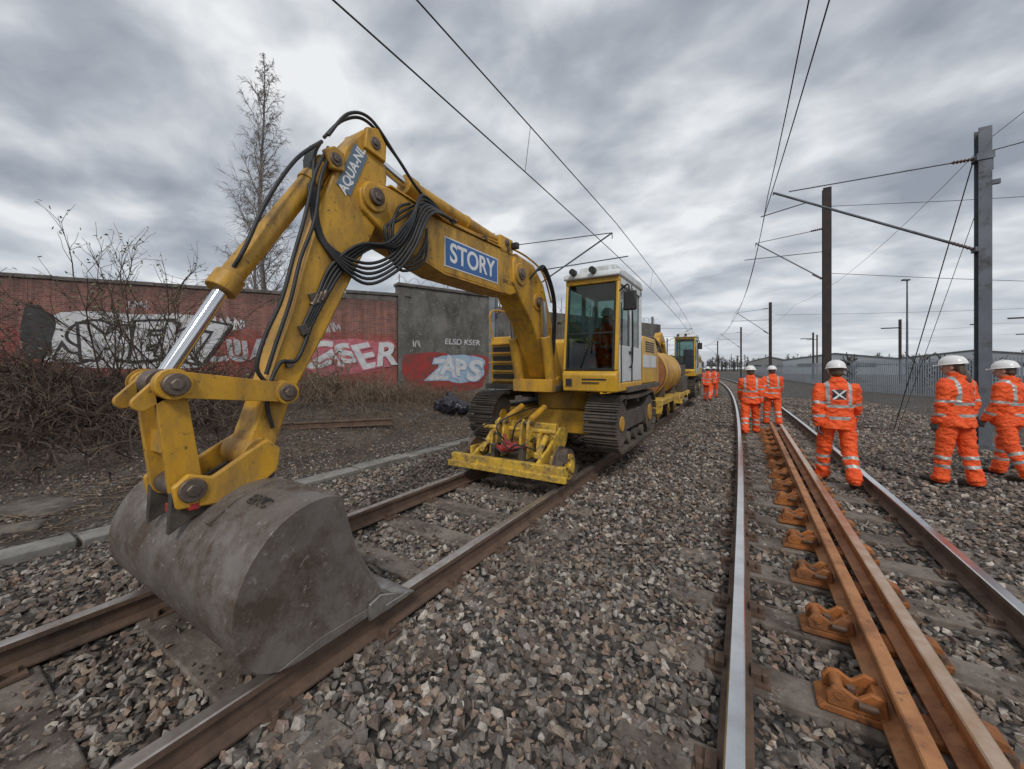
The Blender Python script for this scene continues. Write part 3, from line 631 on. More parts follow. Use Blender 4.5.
oy=17.2; c2=C+cx(17.5)
e2=empty('excavator',(c2,oy+1.3,0)); machine(e2,c2,oy)
obj('boom',prismX([(oy+.9,1.2),(oy+.6,1.9),(oy+.1,2.7),(oy-.5,2.95),(oy-1.3,2.5),(oy-1.7,1.9),(oy-1.6,1.75),(oy-1.1,2.2),(oy-.5,2.6),(oy-.05,2.4),(oy+.3,1.7),(oy+.55,1.2)],c2-.2,c2+.08),YEL,e2,bevel=.02)
obj('dipper_arm',prismX([(oy-1.8,2.1),(oy-1.6,1.8),(oy-1.2,1.0),(oy-1.3,.95),(oy-1.75,1.6),(oy-2.0,2.0)],c2-.16,c2+.04),YEL,e2,bevel=.02)
obj('boom_cylinders',J(cyl((c2+.12,oy+.3,1.4),(c2+.12,oy-.4,2.5),.06),cyl((c2-.06,oy-.2,2.95),(c2-.06,oy-1.5,2.35),.06)),YEL,e2)
obj('grab_bucket',prismX([(oy-1.5,.6),(oy-1.55,.9),(oy-1.3,1.05),(oy-1.05,.9),(oy-1.0,.7),(oy-1.2,.5)],c2-.5,c2+.4),BKT,e2,bevel=.01)
ta,tb=9.2,14.6; tc=C+cx(12)
e3=empty('rail_trailer',(tc,12,0))
obj('deck_frame',J(box(tc-1.2,tc+1.2,ta,tb,.62,.74),box(tc-1.22,tc+1.22,ta-.06,ta,.45,.76),box(tc-.5,tc-.4,ta,tb,.42,.62),box(tc+.4,tc+.5,ta,tb,.42,.62),*[box(tc+1.2,tc+1.23,ta+k*.9,ta+k*.9+.05,.52,.74) for k in range(6)]),YELG,e3,bevel=.01)
for k,y in enumerate((ta+.7,ta+1.9,tb-1.9,tb-.7)):
    rail_wheel(tc-.73,y,.23,.23,-1,e3,'wheel_l%d'%k); rail_wheel(tc+.73,y,.23,.23,1,e3,'wheel_r%d'%k)
RT=M('rusty_tank_end',(.36,.15,.05),(.26,.10,.04),4,.7,dirt=(.14,.07,.04))
tk=tc+.55
obj('tank_shell',J(cyl((tk,ta+1.0,1.36),(tk,tb-1.8,1.36),.60,n=40),*[cyl((tk,y,1.36),(tk,y+.05,1.36),.615,n=40) for y in(ta+1.0,ta+1.9,ta+2.8)]),YEL,e3,bevel=.01)
obj('tank_end',J(cyl((tk,ta+.96,1.36),(tk,ta+1.0,1.36),.58,n=40),cyl((tk,ta+.90,1.36),(tk,ta+.98,1.36),.36,.44,n=30),cyl((tk,ta+.86,1.36),(tk,ta+.95,1.36),.09,n=16)),RT,e3,bevel=.01)
obj('tank_saddles',J(box(tk-.5,tk+.5,ta+1.3,ta+1.4,.74,1.0),box(tk-.5,tk+.5,tb-2.4,tb-2.3,.74,1.0)),DKS,e3)
obj('generator_box',J(box(tc-1.1,tc-.15,ta+.6,ta+2.6,.74,1.75),box(tc-1.0,tc-.3,ta+3,tb-.3,.74,1.4)),YELC,e3,bevel=.03)
obj('pipework',J(tube(spline([(tk-.2,ta+1.2,1.95),(tk-.2,ta+1.2,2.25),(tk+.1,ta+2.0,2.3),(tk+.2,ta+2.6,1.95)]),.05,8),tube(spline([(tc-.9,ta+1.0,1.75),(tc-.9,ta+1.0,2.3),(tc-.6,ta+2.0,2.3),(tc-.6,ta+2.3,1.75)]),.03,8),cyl((tk,ta+2.3,1.9),(tk,ta+2.3,2.08),.2),box(tk-.3,tk+.3,tb-1.6,tb-.9,.74,1.9)),DKS,e3,bevel=.01)
obj('deck_stack',J(box(tc+.3,tc+1.15,tb-1.5,tb-.3,.745,1.25),box(tc+.35,tc+1.1,tb-1.4,tb-.4,1.26,1.6)),DKS,e3,bevel=.02)

# ------------------------------------------------------------------ people
def remesh(name,prim,vox,smooth_it=3):
    me=bpy.data.meshes.new('tmp'); me.from_pydata([tuple(v) for v in prim[0]],[],prim[1])
    bm=bmesh.new(); bm.from_mesh(me); bmesh.ops.recalc_face_normals(bm,faces=bm.faces); bm.to_mesh(me); bm.free()
    o=bpy.data.objects.new('tmp',me); sc.collection.objects.link(o)
    r=o.modifiers.new('r','REMESH'); r.mode='VOXEL'; r.voxel_size=vox
    s=o.modifiers.new('s','SMOOTH'); s.factor=.5; s.iterations=smooth_it
    bpy.context.view_layer.update()
    d=bpy.context.evaluated_depsgraph_get(); nm=bpy.data.meshes.new_from_object(o.evaluated_get(d)); nm.name=name
    bpy.data.objects.remove(o); bpy.data.meshes.remove(me)
    nm.polygons.foreach_set('use_smooth',[True]*len(nm.polygons)); return nm
def segd(P,a,b):
    a=np.array(a);b=np.array(b);d=b-a;s=np.clip(((P-a)@d)/(d@d),0,1)
    return np.linalg.norm(P-(a+s[:,None]*d),axis=1),s
def person(x,y,yaw,th=(.25,-.3),kn=(.1,.35),ua=(-.25,.3),fa=(.15,.3),scale=1.0,hair='short',badge=False,gz=None,head_yaw=0,seated=False,name='rail_worker',gloves=True,vox=.0105,wide=1.0,ab=.10):
    e=empty(name,(x,y,(gh(x,y)+.035) if gz is None else gz),yaw); e.scale=(scale*wide,scale*wide,scale)
    J_={}
    for i,s in enumerate((-1,1)):
        hip=Vector((s*.10,0,.90)); k=hip+.43*Vector((s*.035,math.sin(th[i]),-math.cos(th[i])))
        b=th[i]-kn[i]; an=k+.41*Vector((s*.01,math.sin(b),-math.cos(b))); J_[s]=[hip,k,an,b]
    dz=0 if seated else .085-min(J_[-1][2].z,J_[1][2].z)
    up=Vector((0,0,dz)); ps=[]; segs=[]
    for s in(-1,1):
        hip,k,an,b=[J_[s][q] for q in range(4)]; hip=hip+up;k=k+up;an=an+up
        ps+=[cyl(hip,k,.108,.084,16),ell(hip,(.108,.108,.108)),ell(k,(.086,.088,.086)),cyl(k,an,.082,.076,16),ell(an,(.074,.076,.06))]
        mid=k.lerp(an,.80); ps.append(cyl(mid,an,.076,.090,16))
        segs+=[('thigh',hip,k),('shin',k,an)]
        pit=min(0,b)*.55
        fd=Vector((s*.12,math.cos(pit),math.sin(pit))).normalized()
        heel=an+Vector((0,-.03,-.035)); toe=an+fd*.17+Vector((0,0,-.04))
        ps+=[cap(heel,toe,.047,.042),cap(heel.lerp(toe,.5),toe,.05,.045)]
        segs.append(('boot',heel+Vector((0,0,-.02)),toe+Vector((0,0,-.01))))
    z=dz
    T=[((0,-.005,.79+z),.165,.125),((0,-.005,.80+z),.212,.168),((0,0,.93+z),.198,.155),((0,0,1.06+z),.182,.142),((0,.0,1.20+z),.195,.148),((0,-.005,1.33+z),.200,.142),((0,-.01,1.41+z),.175,.115),((0,-.01,1.46+z),.12,.09),((0,0,1.50+z),.078,.078),((0,.01,1.54+z),.070,.070)]
    ps.append(loft(T,24)); segs.append(('torso',Vector((0,0,.86+z)),Vector((0,0,1.40+z))))
    ps.append(ell((0,-.05,1.475+z),(.10,.06,.055)))
    hands=[]
    for i,s in enumerate((-1,1)):
        sh=Vector((s*.182,-.005,1.38+z)); el=sh+.29*Vector((s*ab,math.sin(ua[i]),-math.cos(ua[i]))).normalized()
        b=ua[i]+fa[i]; wr=el+.25*Vector((-s*.04,math.sin(b),-math.cos(b))).normalized()
        ps+=[ell(sh,(.078,.078,.075)),cyl(sh,el,.077,.064,16),ell(el,(.066,.066,.066)),cyl(el,wr,.063,.050,16),ell(wr,(.048,.048,.04))]
        segs+=[('uarm',sh+Vector((s*.03,0,-.03)),el),('farm',el,wr)]
        hands.append((s,wr,(wr-el).normalized()))
    me=remesh('body',J(*ps),vox,3)
    n=len(me.vertices); P=np.empty(n*3,np.float32); me.vertices.foreach_get('co',P); P=P.reshape(-1,3)
    NN=np.empty(n*3,np.float32); me.vertices.foreach_get('normal',NN); NN=NN.reshape(-1,3)
    sd=random.random()*50
    dsp=np.array([noise.noise(Vector((p[0]*7+sd,p[1]*7,p[2]*15+p[0]*9)))*.015+(abs(noise.noise(Vector((p[0]*12,p[1]*12+sd,p[2]*26+p[1]*14))))-.2)*.018 for p in P])
    P=P+NN*dsp[:,None]
    if not seated: P[:,2]=np.maximum(P[:,2],0.0)
    me.vertices.foreach_set('co',P.astype(np.float32).ravel()); me.update()
    nf=len(me.polygons); Cc=np.empty(nf*3,np.float32); me.polygons.foreach_get('center',Cc); Cc=Cc.reshape(-1,3)
    ds=[];ss=[]
    for nm_,a,b in segs:
        d,s=segd(Cc,a,b); d=d-{'torso':.13,'thigh':.10,'shin':.085,'uarm':.07,'farm':.055,'boot':.05}[nm_]; ds.append(d);ss.append(s)
    ds=np.array(ds);ss=np.array(ss);w=ds.argmin(0); mi=np.zeros(nf,np.int32)
    for k in range(len(segs)):
        nm_=segs[k][0]; q=(w==k); s=ss[k]
        if nm_=='shin': mi[q&(((s>.20)&(s<.31))|((s>.50)&(s<.61)))]=1
        if nm_=='uarm': mi[q&((s>.68)&(s<.83))]=1
        if nm_=='farm': mi[q&((s>.42)&(s<.58))]=1
        if nm_=='boot': mi[q&(Cc[:,2]<segs[k][1].z+.075)]=2
        if nm_=='torso':
            zz=Cc[:,2]-z
            mi[q&(((zz>.94)&(zz<.982))|((zz>1.10)&(zz<1.142)))]=1
            mi[q&(zz>1.142)&(np.abs(Cc[:,0])>.098)&(np.abs(Cc[:,0])<.138)]=1
            if badge:
                back=q&(Cc[:,1]<0); dx=np.abs(Cc[:,0]);dzz=zz-1.29
                bq=back&(dx<.075)&(np.abs(dzz)<.07); mi[bq]=3
                mi[bq&(np.abs(dx-np.abs(dzz))<.013)]=4
    for m_ in(SUIT,STRP,BOOT,BADG,BADW): me.materials.append(m_)
    me.polygons.foreach_set('material_index',mi)
    o=bpy.data.objects.new('body_and_clothes',me); sc.collection.objects.link(o); o.parent=e
    hp=[]
    for s,wr,d in hands:
        fwd=Vector((0,1,0)); fwd=(fwd-d*fwd.dot(d)).normalized(); inn=Vector((-s,0,0)); inn=(inn-d*inn.dot(d)).normalized()
        for k in range(4):
            o_=fwd*(.030-.020*k); b0=wr+d*.03+o_*.7; b1=wr+d*(.095-.003*abs(k-1))+o_
            hp.append(cap(b0,b1,.014,.0125,8))
            L=(.036,.042,.038,.029)[k]
            b2=b1+(d*.85+inn*.45).normalized()*L; b3=b2+(d*.45+inn*.9).normalized()*L*.8
            hp.append(cap(b1,b2,.0095,.0088,8)); hp.append(cap(b2,b3,.0088,.0075,8))
        t0=wr+d*.03+fwd*.02; t1_=t0+(fwd*.75+d*.6+inn*.2).normalized()*.045; t2=t1_+(d*.9+fwd*.25+inn*.4).normalized()*.035
        hp+=[cap(t0,t1_,.014,.0115,8),cap(t1_,t2,.011,.009,8),cap(wr-d*.04,wr+d*.03,.026,.022,10)]
    hm=remesh('hands',J(*hp),.0045,1); hm.materials.append(GLV if gloves else SKN)
    o=bpy.data.objects.new('hands',hm); sc.collection.objects.link(o); o.parent=e
    he=bpy.data.objects.new('head_pivot',None); sc.collection.objects.link(he); he.parent=e; he.location=(0,.02,1.50+z); he.rotation_euler=(R(-6),0,head_yaw)
    hd=[ell((0,.0,.135),(.078,.098,.10)),ell((0,.03,.085),(.062,.068,.075)),ell((0,.055,.05),(.04,.04,.035)),cyl((0,-.02,-.06),(0,-.005,.09),.056,.056,14),
        cap((0,.095,.125),(0,.112,.095),.010,.014,8),ell((-.013,.1,.092),(.010,.01,.008)),ell((.013,.1,.092),(.010,.01,.008)),
        ell((-.08,.0,.115),(.010,.022,.033)),ell((.08,.0,.115),(.010,.022,.033)),ell((0,.092,.063),(.024,.010,.006)),ell((0,.09,.052),(.02,.010,.006)),
        ell((-.03,.083,.15),(.022,.012,.007)),ell((.03,.083,.15),(.022,.012,.007))]
    hm=remesh('head',J(*hd),.005,2); hm.materials.append(SKN); o=bpy.data.objects.new('head',hm); sc.collection.objects.link(o); o.parent=he
    obj_=obj('eyes',J(ell((-.03,.089,.130),(.012,.008,.007)),ell((.03,.089,.130),(.012,.008,.007))),BADW); obj_.parent=he
    obj_=obj('irises',J(ell((-.03,.096,.130),(.005,.003,.005)),ell((.03,.096,.130),(.005,.003,.005))),BADG); obj_.parent=he
    hr=[ell((0,-.016,.14),(.083,.096,.10))]
    if hair=='long': hr+=[ell((0,-.07,.03),(.085,.05,.13)),ell((.0,-.10,-.07),(.07,.045,.12)),ell((.02,-.115,-.17),(.045,.03,.07))]
    else: hr.append(ell((0,-.05,.09),(.072,.055,.06)))
    hm=remesh('hair',J(*hr),.006,2); hm.materials.append(HAIR); o=bpy.data.objects.new('hair',hm); sc.collection.objects.link(o); o.parent=he
    rings=[]
    for k in range(9):
        ph=k/8*math.pi/2; rings.append(((0,-.008,.165+.118*math.sin(ph)),max(.110*math.cos(ph)**.8,.003),max(.135*math.cos(ph)**.8,.003)))
    hl=[loft(rings,28),loft([((0,-.004,.158),.120,.145),((0,-.004,.168),.116,.141)],28)]
    hl.append(loft([((0,.12,.150),.075,.065),((0,.11,.165),.08,.06)],20))
    for q in(-.035,0,.035): hl.append(tube([(q,-.125,.20),(q,-.09,.258),(q,0,.286),(q,.07,.262),(q,.105,.21)],.007,6))
    ho=obj('helmet',J(*hl),HELM,smooth=50); ho.parent=he
    return e
person(1.13,7.18,R(4),th=(.25,-.20),kn=(.05,.34),ua=(-.2,.25),fa=(.2,.25),badge=True,wide=1.05,ab=.16)
person(2.50,7.75,R(38),th=(.12,-.10),kn=(.05,.12),ua=(.02,-.12),fa=(.25,.30),hair='long',head_yaw=R(25),wide=1.06)
person(3.36,8.75,R(45),th=(-.18,.22),kn=(.25,.08),ua=(.12,-.15),fa=(.35,.3),scale=.98,head_yaw=R(15),wide=1.05)
person(.12,11.45,R(3),th=(-.2,.22),kn=(.3,.05),ua=(.25,-.2),fa=(.3,.2),scale=.97,vox=.015,wide=1.1)
person(.68,13.6,R(8),th=(.15,-.15),kn=(.05,.2),scale=.97,vox=.015,wide=1.1)
person(4.05,9.5,R(30),th=(.2,-.2),kn=(.05,.3),scale=.97,vox=.015)
person(-1.62,21.8,0,scale=.97,vox=.02); person(-1.5,24.5,0,th=(-.2,.2),kn=(.3,.05),scale=.97,vox=.02)
person(C+.86,5.17+.86,R(180),th=(1.45,1.45),kn=(1.3,1.3),ua=(.35,.35),fa=(1.0,1.0),seated=True,gz=.80,scale=.92,name='excavator_driver')

# ------------------------------------------------------------------ overhead line equipment
def wire(pts,r=.009): return tube(pts,r,5)
def hbeam(x,y,z0,z1,w=.24,d=.26,t=.02):
    return J(box(x-w/2,x+w/2,y-d/2,y-d/2+t,z0,z1),box(x-w/2,x+w/2,y+d/2-t,y+d/2,z0,z1),box(x-t/2,x+t/2,y-d/2+t,y+d/2-t,z0,z1))
def insul(p,q,r=.05):
    p=Vector(p);q=Vector(q);n=6;P=[cyl(p,q,.02,n=8)]
    for k in range(n):
        a=p.lerp(q,(k+.2)/n);b=p.lerp(q,(k+.75)/n);P.append(cyl(a,b,r,r*.45,n=12))
    return J(*P)
e=empty('overhead_line_mast',(4.24,12,0))
obj('column',J(hbeam(4.26,12,-.3,6.5,.19,.20,.018),box(4.05,4.47,11.8,12.2,-.3,-.1)),GALD,e)
obj('cantilever_tube',cyl((4.16,12,3.98),(.62,12,6.02),.028,n=12),GALD,e)
obj('stay_tube',cyl((4.16,12,5.9),(.95,12,5.97),.014,n=10),GALD,e)
obj('registration_arm',J(cyl((1.35,12,5.62),(.35,12,5.45),.014,n=8),cyl((.62,12,6.02),(.62,12,5.95),.012,n=8),cyl((1.35,12,5.6),(1.1,12,5.75),.012,n=8)),GALD,e)
obj('insulators',J(insul((4.12,12,4.0),(3.80,12,4.19),.042),insul((4.12,12,5.9),(3.80,12,5.907),.042)),INS,e)
obj('mast_brackets',J(box(4.13,4.39,11.88,11.895,5.82,5.96),box(4.13,4.39,12.105,12.12,5.82,5.96),box(4.12,4.165,11.9,12.1,5.84,5.94),box(4.12,4.165,11.9,12.1,3.93,4.03),cyl((4.36,11.95,5.6),(4.36,11.95,5.95),.03),box(4.36,4.50,11.97,12.03,5.3,5.40)),GALD,e,bevel=.005)
obj('back_stay',J(wire([(4.2,12.1,6.1),(3.4,14.1,-.2)],.011),wire([(4.3,12.1,5.2),(3.5,14.2,-.2)],.006)),WIR,e)
def mast(lx,y,top,arm_to,mat=RSTP,zc=5.6,w=.2,chord=.022):
    x=lx+cx(y); e=empty('overhead_line_mast',(x,y,0)); s=1 if arm_to>lx else -1
    obj('column',hbeam(x,y,-.3,top,w,w),mat,e)
    ax=arm_to+cx(y)
    obj('cantilever',J(cyl((x,y,zc-1.5),(ax,y,zc+.35),chord,n=8),cyl((x,y,zc+.55),(ax,y,zc+.35),chord*.6,n=8),cyl((x,y,zc-.35),(ax+s*.4,y,zc-.3),chord*.7,n=8),cyl((ax,y,zc+.35),(ax,y,zc+.2),.012,n=6)),GALD,e)
    obj('insulators',J(insul((x+s*.15,y,zc-1.42),(x+s*.45,y,zc-1.2)),insul((x+s*.15,y,zc+.55),(x+s*.5,y,zc+.52))),INS,e)
mast(3.05,19.2,8.5,.7,zc=6.4,w=.26)
mast(2.95,36,6.6,.7); mast(3.0,58,6.8,.7); mast(3.0,85,6.8,.7)
mast(-6.4,9.6,5.5,-2.8,mat=GAL,zc=4.55)
mast(-6.3,40,6.6,-2.7,mat=GAL,zc=4.9); mast(-6.3,70,6.6,-2.7,mat=GAL,zc=4.9)
for k,(x,y,h) in enumerate([(15,60,7),(24,66,7.5),(33,80,7),(12,95,8),(9,75,7),(20,48,6.5)]):
    ee=empty('overhead_line_mast',(x,y,0)); obj('column',hbeam(x,y,-.3,h,.22,.22),RSTP,ee); obj('cross_arm',box(x-1.6,x+.1,y-.05,y+.05,h-1,h-.88),RSTP,ee)
e=empty('overhead_wires',(0,0,5))
W=[]
def span(xl0,z0,sag,sup,r=.009,xo=None):
    for j,(a,b) in enumerate(zip(sup[:-1],sup[1:])):
        P=[]
        xa=xl0+(xo if (xo and j==0) else 0)
        for k in range(13):
            t=k/12; y=a+(b-a)*t; P.append((xa+(xl0-xa)*t+cx(y),y,z0-sag*4*t*(1-t)))
        W.append(wire(P,r))
supR=[-14,12,36,58,85,120,170]; supL=[-18,9.6,40,70,110,170]
span(.62,6.0,.35,supR,.009,.1); span(.55,5.50,.03,supR,.009,.95)
span(-2.7,5.12,.12,supL,.009); span(-2.79,4.42,.02,supL,.009)
span(4.5,6.3,.5,supR,.006)
for sup,xa,za,sg,xb,zb,ks in((supR[1:],.62,6.0,.35,.55,5.5,6),(supL,-2.7,5.12,.12,-2.79,4.42,6)):
    for a,b in zip(sup[:2],sup[1:3]):
        for k in range(1,ks):
            t=k/ks;y=a+(b-a)*t; W.append(wire([(xa+cx(y),y,za-sg*4*t*(1-t)),(xb+cx(y),y,zb)],.004))
for (p,q,s) in [((2.7,19.2,7.8),(40,30,8.5),.8),((2.7,19.2,5.2),(40,40,5),.6),((4.3,12,6.0),(30,6,9),.6),((2,36,5.6),(60,60,9),1),((12,95,7),(70,90,9),1),((24,66,6.6),(80,60,7),1),((15,60,6),(24,66,6.5),.3),((20,48,6),(33,80,6.5),.4)]:
    P=[]
    for k in range(11):
        t=k/10; v=Vector(p).lerp(Vector(q),t); v.z-=s*4*t*(1-t); P.append(v)
    W.append(wire(P,.010))
obj('wires',J(*W),WIR,e,fix=False)

# ------------------------------------------------------------------ walls
def brick_mat():
    m,t,b=nt('painted_brick'); v=objc(t)
    sp=t.nodes.new('ShaderNodeSeparateXYZ'); t.links.new(v,sp.inputs[0]); cb=t.nodes.new('ShaderNodeCombineXYZ')
    t.links.new(sp.outputs[0],cb.inputs[0]); t.links.new(sp.outputs[2],cb.inputs[1])
    br=t.nodes.new('ShaderNodeTexBrick'); t.links.new(cb.outputs[0],br.inputs['Vector']); br.inputs['Scale'].default_value=1
    br.inputs['Brick Width'].default_value=.225; br.inputs['Row Height'].default_value=.075; br.inputs['Mortar Size'].default_value=.006
    br.inputs['Color1'].default_value=(.25,.105,.08,1); br.inputs['Color2'].default_value=(.14,.07,.06,1); br.inputs['Mortar'].default_value=(.22,.19,.17,1)
    pt=mix(t,ramp(t,noise_n(t,v,1.2,8,.7),[(.35,0),(.65,1)]),(.36,.05,.04),(.20,.035,.032))
    ad=t.nodes.new('ShaderNodeMath'); ad.operation='MULTIPLY_ADD'; t.links.new(noise_n(t,v,.8,6,.7),ad.inputs[0]); ad.inputs[1].default_value=1.2
    t.links.new(sp.outputs[2],ad.inputs[2])
    dv=t.nodes.new('ShaderNodeMath'); dv.operation='DIVIDE'; t.links.new(ad.outputs[0],dv.inputs[0]); dv.inputs[1].default_value=6
    f=ramp(t,dv.outputs[0],[(.56,.9),(.61,.15)])
    fl=ramp(t,noise_n(t,v,4,10,.78),[(.40,1),(.58,.1)])
    ff=mix(t,1,f,fl,'MULTIPLY')
    col=mix(t,ff,br.outputs['Color'],pt)
    sx=t.nodes.new('ShaderNodeMapping'); t.links.new(v,sx.inputs[0]); sx.inputs['Scale'].default_value=(2.2,1,.18)
    col=mix(t,1,col,ramp(t,noise_n(t,sx.outputs[0],1.4,8,.7),[(.3,.45),(.6,1.25)]),'MULTIPLY')
    col=mix(t,ramp(t,dv.outputs[0],[(.74,0),(.86,.65)]),col,(.05,.042,.038))
    t.links.new(col,b.inputs['Base Color']); b.inputs['Roughness'].default_value=.9
    bumpn(t,b,br.outputs['Fac'],-.6,.012); return m
BRM=brick_mat()
CWM=M('weathered_concrete_wall',(.19,.18,.165),(.10,.095,.086),.9,.9,0,.6,12,dirt=(.065,.06,.055),dlo=.45,dhi=.62,dscale=1.2,dirt2=(.28,.26,.24),streak=True)
COP=M('coping_stone',(.16,.14,.13),(.08,.07,.065),2,.9)
GW=M('graffiti_white',(.62,.62,.63),(.46,.47,.50),3,.7,dirt=(.30,.17,.15),dlo=.56,dhi=.68,dscale=5,dirt2=(.26,.14,.12))
GB=M('graffiti_black',(.02,.02,.022),(.05,.045,.045),3,.7,dirt=(.16,.07,.06),dlo=.6,dhi=.74,dscale=5)
GP=M('graffiti_pink',(.5,.16,.20),(.4,.10,.13),3,.7,dirt=(.2,.07,.06),dlo=.5,dhi=.66,dscale=5)
GC=M('graffiti_pale_blue',(.25,.38,.52),(.36,.44,.54),3,.7,dirt=(.16,.15,.14),dlo=.56,dhi=.72,dscale=4)
GR=M('graffiti_red',(.33,.04,.033),(.22,.035,.032),3,.7,dirt=(.13,.07,.06),dlo=.48,dhi=.64,dscale=3)
GS=M('graffiti_silver',(.42,.42,.44),(.30,.30,.32),3,.6,dirt=(.16,.08,.07),dlo=.54,dhi=.7,dscale=5)
a=math.atan2(.804,.595)
bw=empty('brick_wall',(-20.6,2,0),a)
def loc(prim,mat,nm,par,bevel=0,fix=True):
    o=obj(nm,prim,mat,bevel=bevel,fix=fix); o.parent=par; return o
loc(box(-14,12.4,0,.35,-.4,4.45),BRM,'wall_body',bw)
cop=[]
k=-14
while k<12.3:
    w_=.9; hgt=4.58 if k<9.8 else 4.82; cop.append(obox((k+w_/2,.175,hgt-.065+random.uniform(-.012,.008)),(w_-.015,.45,.13),rx=random.uniform(-.01,.01))); k+=w_
cop.append(box(9.7,12.4,.004,.346,4.451,4.69))
loc(J(*cop),COP,'coping',bw,.012)
loc(J(*[box(k-.22,k+.22,-.12,-.002,-.4,4.36) for k in(-9,-4.6,-.2,8.15)]),BRM,'piers',bw)
def blob(cx_,cz,w,h,n=36,seed=0,yy=-.004,rough=.28):
    V=[(cx_,yy,cz)]
    for k in range(n):
        q=2*math.pi*k/n; r=1+rough*noise.noise(Vector((math.cos(q)*1.6,math.sin(q)*1.6,seed)))+.10*noise.noise(Vector((math.cos(q)*6,math.sin(q)*6,seed)))
        sq=(abs(math.cos(q))**4+abs(math.sin(q))**4)**-.18
        V.append((cx_+w*math.cos(q)*r*sq,yy,cz+h*math.sin(q)*r*sq))
    return V,[(0,1+k,1+(k+1)%n) for k in range(n)]
GRA={}
def addg(par,mat,prim): GRA.setdefault((par.name,mat.name),[par,mat,[]])[2].append(prim)
def ribbon(pts,w,yy):
    P=spline([(p[0],0,p[1]) for p in pts],5); V=[];F=[]
    for k,p in enumerate(P):
        d=(P[min(k+1,len(P)-1)]-P[max(k-1,0)]); d=Vector((d.x,0,d.z)).normalized() if d.length>1e-6 else Vector((1,0,0))
        n=Vector((-d.z,0,d.x)); ww=w*(.8+.3*math.sin(k*.9)); V+=[(p.x+n.x*ww,yy-.00002*k,p.z+n.z*ww),(p.x-n.x*ww,yy-.00002*k,p.z-n.z*ww)]
    for k in range(len(P)-1): F.append((2*k,2*k+1,2*k+3,2*k+2))
    return V,F
def letters(par,word,x,z,size,fill,outl,base=-.012):
    """hand-sprayed fat letters: each one outlined, tilted and overlapping its neighbour"""
    for k,c in enumerate(word):
        px=x+k*size*.56+random.uniform(-.04,.04)*size; pz=z+random.uniform(-.10,.10)*size; s=size*random.uniform(.9,1.25)
        ry=random.uniform(-.28,.28); sx=random.uniform(.95,1.35); sh=random.uniform(-.3,.4); yy=base-.008*k
        a1=text('graffiti_outline',c,(px,yy,pz),(R(90),ry,0),s,outl,par,.0008,size*.085,True,sx,sh)
        a2=text('graffiti_letter',c,(px,yy-.004,pz),(R(90),ry,0),s,fill,par,.0008,size*.035,True,sx,sh)
def tag(par,x,z,n,size,mat,w=.02,yy=-.010):
    pts=[]
    for k in range(n):
        px=x+k*size*.45
        for j in range(4): pts.append((px+random.uniform(-.1,.5)*size*.5,z+(1 if j%2 else -1)*size*random.uniform(.2,.55)))
    addg(par,mat,ribbon(pts,w,yy))
addg(bw,GW,blob(3.5,2.45,2.6,1.0,seed=1,yy=-.003)); addg(bw,GB,blob(.95,2.65,.40,.85,seed=2,yy=-.0045))
letters(bw,'SMEK7',1.8,2.45,1.7,GW,GB)
addg(bw,GC,blob(-2.6,2.5,1.4,.7,seed=21,yy=-.003)); letters(bw,'OZE',-3.4,2.5,1.2,GC,GB); tag(bw,-1.3,3.4,5,.5,GW,.025)
letters(bw,'RANK',-8.2,2.4,1.6,GS,GB)
letters(bw,'DUB',5.9,2.2,1.1,GS,GR); tag(bw,5.7,3.2,5,.5,GW,.025); tag(bw,3.2,3.75,4,.4,GS); tag(bw,8.6,3.1,3,.5,GC,.02,-.13)
addg(bw,GP,blob(10.4,2.0,1.8,.7,seed=6,yy=-.003)); letters(bw,'GASER',9.1,2.0,1.25,GW,GP); tag(bw,9.4,3.2,4,.45,GS,.02)
cw=empty('concrete_wall',(-13.2,12,0),math.atan2(4.5,1.9))
loc(J(box(0,4.9,-.1,.35,-.4,5.15),box(4.9,20,-.02,.35,-.4,4.75)),CWM,'wall_body',cw,.01)
loc(J(box(-.05,5.0,-.18,.42,5.15,5.28)),COP,'coping',cw,.01)
rz=[]
for k in range(220): rz.append((k*.09,.1+.16*math.cos(k*.9),(5.45 if k*.09<4.9 else 5.0)+.16*math.sin(k*.9)))
loc(J(tube(rz,.010,4),*[cyl((x,.1,4.7),(x,.1,5.7),.022,n=6) for x in(0.1,2.5,4.8,7.5,10,12.5)]),GAL,'razor_wire',cw)
addg(cw,GR,blob(2.4,1.3,2.3,1.0,seed=11,yy=-.103)); addg(cw,GC,blob(3.1,1.5,1.3,.65,seed=12,yy=-.1045))
letters(cw,'ZAPS',1.9,1.45,1.15,GW,GC,base=-.112); text('graffiti_tag','ELSD KSER',(3.2,-.115,2.75),(R(90),0,0),.38,GW,cw,.001,.004,True,1.1,.1)
tag(cw,.6,2.6,3,.35,GW,.015,-.108); letters(cw,'BUX',6,1.5,1.4,GW,GB,base=-.03)
for (pn,mn),(par,mt,L) in GRA.items():
    o=obj('graffiti_'+mn.replace('graffiti_','')+'_paint',J(*L),mt,smooth=0,fix=False); o.parent=par

